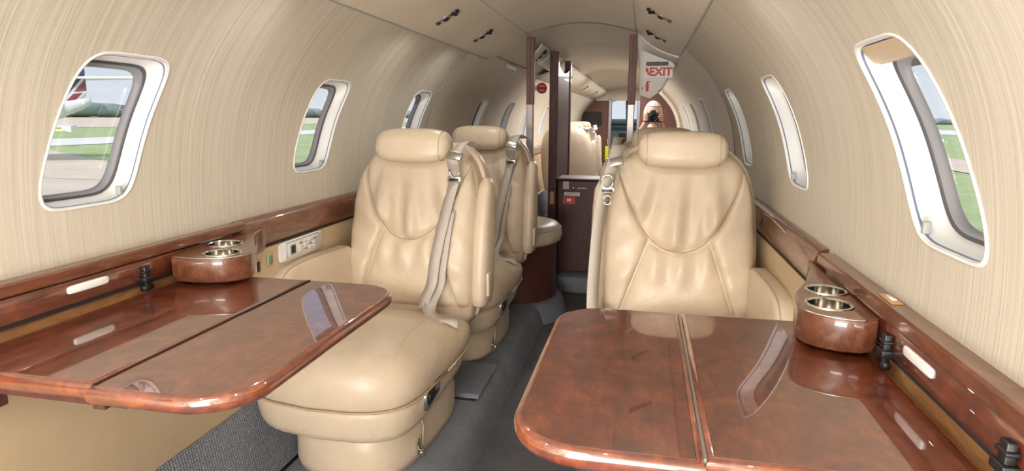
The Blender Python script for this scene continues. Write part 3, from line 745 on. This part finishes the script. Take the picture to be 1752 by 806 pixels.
scr = obj('screen_glass', *at(cp, plate(1.800, 1.823, 0.642, 0.668, 0.007, 0.002)), 'lens', cp)
for r_ in range(3):
    for c_ in range(4):
        y = 1.85 + c_ * 0.03; z = 0.668 - r_ * 0.013
        obj('button', *at(cp, plate(y, y + 0.022, z - 0.0035, z + 0.0035, 0.0055, 0.002)), 'white_panel' if (r_ + c_) % 3 else 'grey', cp)
t = empty('wall_socket', (-0.776, 1.66, 0.645), 'small grey plate with teal button beside the white control panel', 'switch')
obj('plate', *at(t, plate(1.672, 1.70, 0.628, 0.668, 0, 0.004)), 'tan_leather', t)
obj('teal_button', *at(t, plate(1.678, 1.694, 0.634, 0.662, 0.003, 0.003)), 'green', t)
t = empty('jack_slot', (-0.776, 1.62, 0.635), 'dark slot cover in the tan wall next to the left cup holder', 'socket')
obj('slot_frame', *at(t, plate(1.612, 1.636, 0.618, 0.660, 0, 0.003)), 'tan_leather', t)
obj('slot', *at(t, plate(1.617, 1.632, 0.622, 0.655, 0.002, 0.002)), 'black', t)

# ------------------------------------------------------------------ posts and partitions
def post(x, y, label, w=0.021, zb=0.0):
    r = empty('wooden_post', (x, y, 0), label, 'post')
    zt = 1.535
    obj('upper_wood', *box(-w, w, -0.02, 0.02, 1.165, zt, 0.004), 'mid_wood', r, smooth=False)
    obj('lower_sleeve', *box(-w * 0.92, w * 0.92, -0.019, 0.019, zb, 1.168, 0.004), 'grey_metal', r, smooth=False)
    obj('front_bead', *box(-0.004, 0.004, -0.0225, -0.018, 1.17, zt - 0.01, 0.001), 'dark_wood', r, smooth=False)
    return r
post(-0.283, 3.53, 'slim brown post with grey lower sleeve at the end of the left overhead panel', zb=0.464)
post(0.283, 3.53, 'slim brown post with grey lower sleeve beside the red exit sign')
t = empty('tall_partition', (-0.262, 4.75, 0), 'tall dark mahogany partition standing behind the drum cabinet on the left', 'partition')
obj('front_post', *at(t, box(-0.295, -0.235, 4.33, 4.40, 0.0, 1.54, 0.006)), 'dark_wood', t, smooth=False)
obj('rear_post', *at(t, box(-0.285, -0.235, 5.06, 5.13, 0.0, 1.54, 0.006)), 'dark_wood', t, smooth=False)
pts = []
for k in range(13):
    a = k / 12; pts.append((4.40 + 0.66 * a, 1.47 - 0.05 * sin(pi * a)))
pts = [(4.40, 0.0)] + pts + [(5.06, 0.0)]
obj('panel', *at(t, loft([[(x, y, z) for y, z in pts] for x in (-0.28, -0.243)])), 'dark_wood', t, smooth=False)
obj('side_plate', *at(t, box(-0.278, -0.25, 4.324, 4.331, 0.485, 0.575, 0.002)), 'amber', t, smooth=False)
t = empty('low_cabinet', (-0.05, 4.45, -0.12), 'low dark mahogany cabinet with red sticker standing across the aisle', 'cabinet')
obj('body', *at(t, box(-0.232, 0.16, 4.37, 4.62, -0.12, 0.655, 0.006)), 'dark_wood', t, smooth=False)
obj('top', *at(t, box(-0.234, 0.165, 4.352, 4.63, 0.655, 0.668, 0.005)), 'dark_wood', t, smooth=False)
dr = obj('door', *at(t, box(-0.222, 0.14, 4.355, 4.371, -0.02, 0.65, 0.004)), 'dark_wood', t, smooth=False)
def sticker(name, x0, x1, z0, z1, m, p, dy=0.0): return obj(name, *at(t, box(x0, x1, 4.352 - dy, 4.3555 - dy, z0, z1, 0.0008)), m, p, smooth=False)
sticker('pink_label', -0.190, -0.147, 0.592, 0.648, 'pink', dr)
sticker('white_label', -0.180, -0.068, 0.545, 0.570, 'white_panel', dr)
rs = sticker('red_label', -0.188, -0.100, 0.485, 0.540, 'red', dr)
sticker('label_print', -0.160, -0.128, 0.505, 0.524, 'white', dr, 0.002)
sticker('label_line', -0.170, -0.078, 0.552, 0.556, 'grey', dr, 0.002); sticker('label_line', -0.170, -0.078, 0.560, 0.563, 'grey', dr, 0.002)
obj('latch', *at(t, xf(lathe([(0, 0.006), (0.012, 0.005), (0.015, 0)], 18), Matrix.Translation((-0.115, 4.355, 0.60)) @ Matrix.Rotation(radians(90), 4, 'X'))), 'steel', dr)
sticker('faint_print', -0.085, -0.02, 0.597, 0.606, 'grey', dr)
# aisle step
struct(obj('floor_step', *box(-0.20, 0.26, 4.16, 4.36, -0.12, -0.002, 0.015), 'carpet'))
# drum cabinet with padded top
t = empty('drum_cabinet', (-0.415, 3.70, 0), 'round dark mahogany drum cabinet with padded cream top behind second left seat', 'cabinet')
obj('drum', *xf(lathe([(0.0, 0.0), (0.275, 0.0), (0.275, 0.345), (0.0, 0.345)], 48), Matrix.Identity(4)), 'dark_wood', t, angle=40)
obj('padded_top', *lathe([(0.0, 0.335), (0.27, 0.337), (0.298, 0.352), (0.308, 0.385), (0.303, 0.425), (0.28, 0.452), (0.22, 0.462), (0.0, 0.466)], 48), 'leather', t)
obj('top_piping', *tube([(0.300 * cos(2 * pi * k / 48), 0.300 * sin(2 * pi * k / 48), 0.428) for k in range(49)], 0.003, 6), 'piping', t)
struct(obj('floor_platform_curve', *xf(lathe([(0.0, 0.0), (0.29, 0.0), (0.315, -0.012), (0.33, -0.05), (0.345, -0.122)], 48), Matrix.Translation((-0.415, 3.70, 0.001))), 'carpet'))
# carpeted lift-out covers between the seats
for y0, y1, lab in ((2.17, 2.49, 'raised grey carpet cover between the two left seat pedestals'), ):
    t = tag(obj('carpet_cover', *box(-0.42, -0.228, y0, y1, 0.0, 0.022, 0.006), 'carpet', smooth=False), lab, 'floor cover')
struct(obj('trim_7', *box(-0.50, -0.24, 2.16, 2.168, 0.0, 0.004), 'gap'))

# ------------------------------------------------------------------ signs
t = empty('exit_sign', (0.42, 3.72, 1.34), 'white board with red EXIT lettering and arrow beside the right post', 'sign')
poly = [(0.322, 1.225), (0.385, 1.205), (0.425, 1.235), (0.515, 1.385), (0.500, 1.405), (0.322, 1.475)]
obj('board', *at(t, loft([[(x, y, z) for x, z in poly] for y in (3.72, 3.735)])), 'white_panel', t, smooth=False)
obj('lamp_slot', *at(t, box(0.355, 0.478, 3.712, 3.722, 1.388, 1.408, 0.002)), 'black', t, smooth=False)
obj('sign_plate', *at(t, box(0.345, 0.505, 3.709, 3.715, 1.318, 1.384, 0.002)), 'white', t, smooth=False)
obj('exit_lettering', *at(t, xf(textmesh('EXIT', 0.062), Matrix.Translation((0.437, 3.7075, 1.351)) @ FACE)), 'red', t, smooth=False)
a = Vector((0.352, 3.708, 1.375)); arrow = [(0, 0), (0.020, -0.001), (0.014, -0.008), (0.024, -0.036), (0.015, -0.042), (0.006, -0.016), (0.001, -0.020)]
obj('exit_arrow', *at(t, loft([[(a.x + x, y, a.z + z) for x, z in arrow] for y in (3.7075, 3.709)])), 'red', t, smooth=False)
fx = join(box(0.358, 0.374, 3.716, 3.7195, 1.245, 1.290, 0.003), box(0.362, 0.370, 3.716, 3.7195, 1.290, 1.298), box(0.362, 0.384, 3.716, 3.7195, 1.296, 1.302))
obj('extinguisher_symbol', *at(t, fx), 'red', t, smooth=False)
obj('symbol_dot', *at(t, xf(lathe([(0, 0.002), (0.005, 0.002), (0.005, 0)], 12), Matrix.Translation((0.340, 3.7195, 1.262)) @ Matrix.Rotation(radians(90), 4, 'X'))), 'red', t, smooth=False)
t = empty('no_smoking_sign', (-0.515, 5.35, 1.342), 'round red sign on the cream wall between first and second left posts', 'sign')
RX = Matrix.Rotation(radians(90), 4, 'X')
tor = tube([(0.038 * cos(2 * pi * k / 28), 0.038 * sin(2 * pi * k / 28), 0.004) for k in range(29)], 0.008, 6)
mt = Matrix.Rotation(radians(20), 4, 'Z') @ RX
obj('disc', *xf(lathe([(0, 0.003), (0.046, 0.003), (0.046, -0.003), (0, -0.003)], 28), mt), 'pink', t, smooth=False)
obj('red_ring', *xf(tor, mt), 'red', t)
obj('red_bar', *xf(box(-0.036, 0.036, -0.009, 0.009, 0.003, 0.008), mt), 'red', t, smooth=False)
obj('wall_bracket', *xf(box(-0.085, -0.03, -0.02, 0.02, -0.005, 0.0), mt), 'white_panel', t, smooth=False)
t = empty('vent_plate', (-0.512, 4.05, 1.415), 'small grey vent plate on the cream cove left of the first post', 'vent')
vp = box(-0.012, 0.0, -0.13, 0.13, -0.016, 0.016, 0.003)
obj('plate', [(v[0] * -1, v[1], v[2]) for v in vp[0]], vp[1], 'grey', t, smooth=False)
for k in range(3): obj('slot', *box(0.011, 0.0135, -0.115, 0.115, -0.010 + k * 0.008, -0.006 + k * 0.008), 'gasket_light', t, smooth=False)

# ------------------------------------------------------------------ forward bulkheads and cockpit
def bulk(name, y, pts, m, th=0.04):
    return struct(obj(name, *loft([[(x, yy, z) for x, z in pts] for yy in (y, y + th)]), m, smooth=False))
lp = [(-0.80, 0.0), (-0.25, 0.0), (-0.25, 1.40)] + [(-P(z), z) for z in [1.42 - 0.72 * i / 12 for i in range(13)]]
bulk('wall_cockpit_left', YEND - 0.06, lp, 'mid_wood')
rp_ = [(-x, z) for x, z in reversed(lp)]
bulk('wall_cockpit_right', YEND - 0.06, rp_, 'mid_wood')
bulk('wall_cockpit_header', YEND - 0.065, [(-0.52, 1.40), (0.52, 1.40), (0.32, 1.56), (0, 1.64), (-0.32, 1.56)], 'cream')
for s, n in ((-1, 8), (1, 9)): struct(obj('trim_%d' % n, *box(s * 0.25 - 0.03, s * 0.25 + 0.03, YEND - 0.10, YEND + 0.0, -0.12, 1.42, 0.008), 'grey_metal', smooth=False))
# right hand partition with the pale arch
YP = 7.5
bulk('wall_partition_right', YP, [(0.30, -0.1)] + [(P(z) - 0.002, z) for z in [0.70 + 0.74 * i / 14 for i in range(15)]] + [(0.30, 1.50)], 'mid_wood')
for k, (off, m, r) in enumerate(((0.03, 'white', 0.028), (0.0, 'amber', 0.013))):
    pa = [(P(z) - off, YP - 0.012 - 0.03 * (k == 1), z) for z in [0.72 + 0.68 * i / 20 for i in range(21)]]
    struct(obj('trim_%d' % (10 + k), *tube(pa, r, 8), m))
# monitor
t = empty('wall_screen', (-0.56, YEND - 0.07, 1.09), 'black flat screen on the far left wooden bulkhead', 'screen')
obj('bezel', *box(-0.165, 0.165, -0.03, 0.0, -0.125, 0.115, 0.006), 'black', t, smooth=False)
obj('display', *box(-0.15, 0.15, -0.033, -0.029, -0.105, 0.10), 'lens', t, smooth=False)
# cockpit beyond the doorway
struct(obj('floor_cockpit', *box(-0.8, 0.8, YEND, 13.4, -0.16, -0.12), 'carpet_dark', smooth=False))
for s, n in ((-1, 'left'), (1, 'right')): struct(obj('wall_cockpit_side_' + n, *box(s * 0.80 - 0.02, s * 0.80 + 0.02, YEND, 13.4, -0.12, 1.15), 'cream', smooth=False))
struct(obj('ceiling_cockpit', *grid(lambda u, v: (-0.8 + 1.6 * u, YEND + 1.2 * v, 1.50 - 0.05 * v - 0.3 * (2 * u - 1) ** 2), 10, 3), 'cream'))
t = empty('instrument_panel', (0, 12.6, -0.12), 'teal grey cockpit instrument panel with dark displays under the bright windscreen', 'instrument panel')
pb = [(12.55, -0.12), (12.55, 0.85), (12.42, 0.92), (12.40, 1.03), (12.50, 1.08), (13.1, 1.06), (13.2, -0.12)]
obj('panel', *at(t, loft([[(x, y, z) for y, z in pb] for x in (-0.76, 0.76)])), 'teal', t, smooth=False)
for x in (-0.55, -0.02, 0.35): obj('display', *at(t, box(x - 0.11, x + 0.11, 12.53, 12.552, 0.50, 0.80, 0.004)), 'lens', t, smooth=False)
obj('glare_shield', *at(t, box(-0.74, 0.74, 12.36, 12.44, 0.96, 1.00, 0.01)), 'black', t, smooth=False)
obj('centre_console', *at(t, box(-0.14, 0.14, 11.9, 12.56, -0.12, 0.52, 0.02)), 'teal', t, smooth=False)
for x in (-0.07, 0.0, 0.07): obj('throttle_lever', *at(t, box(x - 0.012, x + 0.012, 12.2, 12.24, 0.50, 0.64, 0.004)), 'white_panel', t, smooth=False)
WN[0] += 1
ws = bpy.data.objects.new('window_%d' % WN[0], None); COL.objects.link(ws); ws.location = (0, 13.1, 1.06); struct(ws)
obj('window_pane', *at(ws, grid(lambda u, v: (-0.76 + 1.52 * u, 13.1 - 0.5 * v, 1.06 + 0.40 * v), 6, 2)), 'glass', ws)
for x in (-0.76, 0.0, 0.76): obj('window_frame', *at(ws, tube([(x, 13.1, 1.06), (x, 12.6, 1.46)], 0.022, 8)), 'grey_metal', ws)
t = tag(obj('life_vest', *join(box(-0.035, 0.035, -0.03, 0.0, 0.0, 0.27, 0.012), box(-0.026, 0.026, -0.035, -0.028, 0.06, 0.10, 0.002), tube([(0, -0.02, 0.27), (0.012, -0.02, 0.34), (0.0, -0.01, 0.40)], 0.007, 6)), 'yellow'), 'bright yellow vest hanging by the cockpit doorway', 'vest')
t.location = (-0.285, YEND - 0.105, 0.33)

# ------------------------------------------------------------------ person with a camera
def person(loc, rz):
    root = empty('person', loc, 'grey-haired person in pale shirt kneeling and holding a black camera up', 'person', rz=rz)
    # joints: kneeling upright, facing -Y
    J = {}; V = []; E_ = []; Rr = []
    def j(n, p, r, par=None, ry=None):
        J[n] = len(V); V.append(p); Rr.append((r, ry or r))
        if par is not None: E_.append((J[par], J[n]))
    j('pelvis', (0, 0.02, 0.47), 0.135, None, 0.105); j('belly', (0, 0.0, 0.60), 0.135, 'pelvis', 0.10); j('chest', (0, -0.01, 0.78), 0.155, 'belly', 0.11)
    j('upper', (0, -0.02, 0.90), 0.13, 'chest', 0.09); j('neck', (0, -0.04, 0.99), 0.055, 'upper'); j('neck2', (0, -0.06, 1.04), 0.052, 'neck')
    for s in (-1, 1):
        n = 'L' if s < 0 else 'R'
        j('sh' + n, (s * 0.185, -0.02, 0.90), 0.06, 'upper'); j('el' + n, (s * 0.25, -0.17, 0.74), 0.044, 'sh' + n); j('wr' + n, (s * 0.095, -0.30, 1.00), 0.030, 'el' + n); j('pa' + n, (s * 0.075, -0.315, 1.055), 0.032, 'wr' + n, 0.022)
        j('hip' + n, (s * 0.10, 0.02, 0.42), 0.09, 'pelvis'); j('kn' + n, (s * 0.12, -0.06, 0.06), 0.062, 'hip' + n); j('an' + n, (s * 0.12, 0.34, 0.05), 0.042, 'kn' + n); j('to' + n, (s * 0.13, 0.46, 0.035), 0.036, 'an' + n)
    def skin(name, V, E_, Rr, m, par, rooti=0, lev=2):
        me = bpy.data.meshes.new(name); me.from_pydata(V, E_, []); o = bpy.data.objects.new(name, me); COL.objects.link(o)
        o.modifiers.new('s', 'SKIN'); 
        for k, (a, b) in enumerate(Rr): me.skin_vertices[0].data[k].radius = (a, b); me.skin_vertices[0].data[k].use_root = (k == rooti)
        sb = o.modifiers.new('d', 'SUBSURF'); sb.levels = lev; sb.render_levels = lev
        bpy.context.view_layer.update()
        ev = bpy.data.meshes.new_from_object(o.evaluated_get(bpy.context.evaluated_depsgraph_get()))
        bpy.data.objects.remove(o); ev.name = name
        for p in ev.polygons: p.use_smooth = True
        o = bpy.data.objects.new(name, ev); COL.objects.link(o); o.parent = par; ev.materials.clear()
        for q in (m if isinstance(m, (list, tuple)) else [m]): ev.materials.append(M[q])
        return o
    b = skin('body', V, E_, Rr, ['shirt', 'trousers', 'skin'], root)
    for p in b.data.polygons:
        c = p.center
        if c.z < 0.50: p.material_index = 1
        elif (c.z > 0.985 and abs(c.x) < 0.07) or (c.y < -0.27 and c.z > 0.90): p.material_index = 2
    # head
    hv = []
    for i in range(25):
        t = i / 24; th = pi * t; r = []
        for k in range(32):
            ph = 2 * pi * k / 32
            x = 0.074 * sin(th) * cos(ph); y = 0.094 * sin(th) * sin(ph); z = 0.118 * cos(th)
            if z < 0: x *= 1 - 0.28 * (-z / 0.118) ** 1.4; y = y * (1 - 0.12 * (-z / 0.118)) - 0.012 * (-z / 0.118)
            if y < 0:
                y -= 0.024 * math.exp(-((x / 0.014) ** 2)) * math.exp(-(((z + 0.012) / 0.026) ** 2))
                y += 0.010 * math.exp(-(((abs(x) - 0.031) / 0.015) ** 2)) * math.exp(-(((z - 0.016) / 0.013) ** 2))
                y -= 0.005 * math.exp(-((x / 0.024) ** 2)) * math.exp(-(((z + 0.052) / 0.010) ** 2))
            r.append((x, y, z))
        hv.append(r)
    HM = Matrix.Translation((0, -0.085, 1.155)) @ Matrix.Rotation(radians(6), 4, 'X') @ Matrix.Diagonal((1.08, 1.04, 0.90, 1))
    h = obj('head', *xf(loft(hv, caps=False), HM), 'skin', root)
    for s in (-1, 1):
        obj('ear', *xf(lathe([(0.0, 0.010), (0.012, 0.010), (0.019, 0.004), (0.015, -0.004)], 14), HM @ Matrix.Translation((s * 0.076, 0.008, -0.004)) @ Matrix.Rotation(radians(90 * s), 4, 'Y') @ Matrix.Diagonal((1.4, 0.9, 1, 1))), 'skin', h)
        obj('eye', *xf(lathe([(0.0, 0.011), (0.006, 0.009), (0.010, 0.003), (0.011, 0.0)], 12), HM @ Matrix.Translation((s * 0.031, -0.080, 0.016)) @ Matrix.Rotation(radians(90), 4, 'X')), 'white', h)
        obj('pupil', *xf(lathe([(0.0, 0.003), (0.005, 0.001)], 10), HM @ Matrix.Translation((s * 0.031, -0.0905, 0.016)) @ Matrix.Rotation(radians(90), 4, 'X')), 'black', h)
    obj('mouth', *xf(tube([(-0.022, -0.092, -0.050), (-0.008, -0.100, -0.049), (0.008, -0.100, -0.049), (0.022, -0.092, -0.050)], 0.003, 6), HM), 'red', h)
    hair = []
    for i in range(13):
        th = pi * 0.60 * i / 12; r = []
        for k in range(32):
            ph = 2 * pi * k / 32; e = 1.0
            cut_ = th if sin(ph) > -0.35 else min(th, pi * 0.30)
            rr = 0.008 + 0.002 * sin(9 * ph + 3 * th)
            r.append(((0.074 + rr) * sin(cut_) * cos(ph), (0.094 + rr) * sin(cut_) * sin(ph), (0.118 + rr) * cos(cut_)))
        hair.append(r)
    obj('hair', *xf(loft(hair, caps=False), HM), 'hair', h)
    # hands: five fingers each, closed round the camera body
    for s in (-1, 1):
        n = 'left' if s < 0 else 'right'
        for q in range(4):
            z0 = 1.075 + 0.017 * q; ln = (0.85, 0.95, 1.0, 0.8)[q]
            bx = s * 0.082
            obj('finger', *tube(smoothpath([(bx, -0.315, z0 - 0.010), (bx + s * 0.004, -0.345 , z0), (bx - s * 0.010, -0.372, z0 + 0.002), (bx - s * (0.010 + 0.026 * ln), -0.376, z0)], 3), [0.0095] * 7 + [0.0085] * 2 + [0.006], 8), 'skin', b)
        obj('thumb', *tube(smoothpath([(s * 0.070, -0.305, 1.055), (s * 0.050, -0.298, 1.075), (s * 0.034, -0.300, 1.098), (s * 0.028, -0.302, 1.115)], 3), [0.012] * 4 + [0.011] * 3 + [0.009] * 2 + [0.006], 8), 'skin', b)
    return root
pr = person((0.44, 6.55, -0.001), radians(0))
t = empty('photo_camera', (0.44, 6.55, 0.07), 'black camera with a round lens held by the kneeling person', 'camera')
obj('body', *box(-0.070, 0.070, -0.372, -0.312, 0.985, 1.075, 0.010, 3), 'black', t)
obj('viewfinder', *box(-0.026, 0.026, -0.365, -0.318, 1.070, 1.102, 0.008, 3), 'black', t)
ln = obj('lens_barrel', *xf(lathe([(0, 0.0), (0.036, 0.0), (0.036, 0.07), (0.040, 0.075), (0.040, 0.098), (0.034, 0.100), (0.030, 0.09)], 28), Matrix.Translation((0, -0.37, 1.028)) @ Matrix.Rotation(radians(90), 4, 'X')), 'black', t)
obj('lens_glass', *xf(lathe([(0, 0.094), (0.020, 0.092), (0.031, 0.088)], 24), Matrix.Translation((0, -0.37, 1.028)) @ Matrix.Rotation(radians(90), 4, 'X')), 'lens', ln)

# ------------------------------------------------------------------ outside: airfield on both sides
GZ = -1.51
def gz(x): return GZ + (0.00504 * -x if x < 0 else 0.0016 * x)
def strip(name, x0, x1, m, lift=0.0, y0=-300, y1=1500, taper=0.0):
    n = 4
    return struct(obj(name, *grid(lambda u, v: (x0 + (x1 - x0) * u, y0 + (y1 - y0) * v, gz(x0 + (x1 - x0) * u) + lift), n, 12), m))
strip('ground', -900, 0, 'grass'); strip('ground_right', 0, 900, 'grass')
def apt(u, v):
    x = -43 + 52 * u; y = -200 + (200 + 36 - (x + 41) * 0.615) * v
    return (x, y, gz(x) + 0.03)
struct(obj('ground_apron', *grid(apt, 6, 6), 'concrete'))
strip('road_left', -56.5, -44.5, 'pale_concrete', 0.04); strip('road_taxiway_left', -265, -97, 'concrete', 0.05)
strip('road_right', 16, 20.8, 'concrete', 0.04); strip('road_taxiway_right', 52, 75, 'pale_concrete', 0.05)
for k, y in enumerate((-4, 4, 12, 20)): struct(obj('ground_joint', *grid(lambda u, v: (-38 + 46 * u, y + 0.12 * v, gz(-38 + 46 * u) + 0.036), 4, 1), 'grey'))
def treeline(name, x, y0, y1, h, n, label, depth=10):
    rng = random.Random(5); parts = []
    for k in range(n):
        y = y0 + (y1 - y0) * (k + rng.random() * 0.8) / n; hh = h * (0.75 + 0.5 * rng.random()); r = (y1 - y0) / n * (0.9 + 0.5 * rng.random())
        bm = bmesh.new(); bmesh.ops.create_icosphere(bm, subdivisions=2, radius=1)
        for v in bm.verts:
            j = 0.82 + 0.36 * rng.random(); v.co = Vector((x + rng.uniform(-1, 1) + v.co.x * depth * j, y + v.co.y * r * j, gz(x) - 0.3 + (v.co.z * 0.5 + 0.5) * hh * (j * 0.4 + 0.65)))
        parts.append(from_bm(bm))
    o = tag(obj(name, *join(*parts), 'bushes'), label, 'trees'); o['kind'] = 'stuff'; return o
treeline('treeline', -330, -150, 1300, 8.2, 110, 'far blue-green line of trees beyond the taxiway outside the left windows')
treeline('treeline', 170, -100, 1200, 3.2, 110, 'thin far line of trees outside the right windows')
# parked airliner tail
HD = Vector((-0.738, 0.675, 0)); UD = Vector((0.675, 0.738, 0)); O = Vector((-32.455, 30.0, 0))
t = empty('parked_airliner', (O.x, O.y, gz(O.x)), 'white airliner with navy and maroon striped tail parked outside the first left window', 'aircraft')
def A(u, v, w=0.0): return O + UD * u + HD * w + Vector((0, 0, 1.09 + v)) - Vector(t.location)
def body(name, prof, m, n=28, wide=1.0):   # prof: (u, v, r)
    return obj(name, *loft([[A(u, v + r * sin(2 * pi * k / n), r * wide * cos(2 * pi * k / n)) for k in range(n)] for u, v, r in prof]), m, t)
body('fuselage', [(-16, 0.65, 1.35), (-4, 0.65, 1.35), (-2.2, 0.6, 1.1), (-0.9, 0.42, 0.72), (0.2, 0.42, 0.42), (0.9, 0.66, 0.32), (1.28, 0.84, 0.22), (1.36, 0.86, 0.10)], 'plane_white')
e_ = [(-4.2, 0.42, 0.60), (-3.9, 0.42, 0.75), (-2.4, 0.45, 0.80), (-1.0, 0.45, 0.74), (-0.3, 0.38, 0.58), (0.05, 0.30, 0.42), (0.02, 0.30, 0.36)]
obj('engine', *loft([[A(u, v + r * sin(2 * pi * k / 28), -1.7 + r * cos(2 * pi * k / 28)) for k in range(28)] for u, v, r in e_]), 'plane_white', t)
def slab(name, pts, m, w0, w1, par=None): return obj(name, *loft([[A(u, v, w) for u, v in pts] for w in (w0, w1)]), m, par or t, smooth=False)
fin = slab('tail_fin', [(-0.75, 0.52), (1.12, 2.62), (1.20, 2.72), (1.20, 1.35), (1.12, 1.10), (0.3, 0.5)], 'plane_white', -0.10, 0.10)
slab('navy_stripe', [(-0.70, 0.58), (1.12, 2.62), (1.20, 2.70), (1.20, 2.33), (-0.22, 0.60)], 'navy', -0.125, -0.10, fin)
slab('maroon_stripe', [(-0.02, 0.62), (0.52, 1.22), (0.98, 1.30), (0.42, 0.66)], 'maroon', -0.125, -0.10, fin)
slab('maroon_stripe', [(0.58, 1.36), (1.19, 2.10), (1.19, 1.44), (0.80, 1.36)], 'maroon', -0.125, -0.10, fin)
slab('grey_stripe', [(0.55, 0.70), (1.06, 1.24), (1.19, 1.30), (1.12, 1.10), (0.72, 0.82)], 'silver', -0.125, -0.10, fin)
sp_ = [A(0.2, 2.12, -0.5), A(4.6, 2.22, -2.2), A(5.2, 2.22, -1.4), A(1.3, 2.12, 0.9), A(0.3, 2.12, 2.6)]
obj('tailplane', *loft([[p + Vector((0, 0, dz)) for p in sp_] for dz in (-0.06, 0.06)]), 'plane_white', t, smooth=False)
wg = [A(-9, 0.0, 0), A(-1.6, -0.28, -1.6), A(0.45, -0.52, -3.2), A(0.2, -0.58, -4.2), A(-3.2, -0.30, -3.6), A(-9, -0.1, -2.4)]
obj('wing', *loft([[p + Vector((0, 0, dz)) for p in wg] for dz in (-0.28, 0.02)]), 'plane_white', t, smooth=False)
obj('wing_line', *tube([A(-6, -0.66, -4.3), A(-0.2, -0.66, -4.3)], 0.05, 6), 'yellow', t)
obj('gear_leg', *tube([A(-6, -0.4, 0), A(-6, -2.4, 0)], 0.12, 8), 'silver', t)
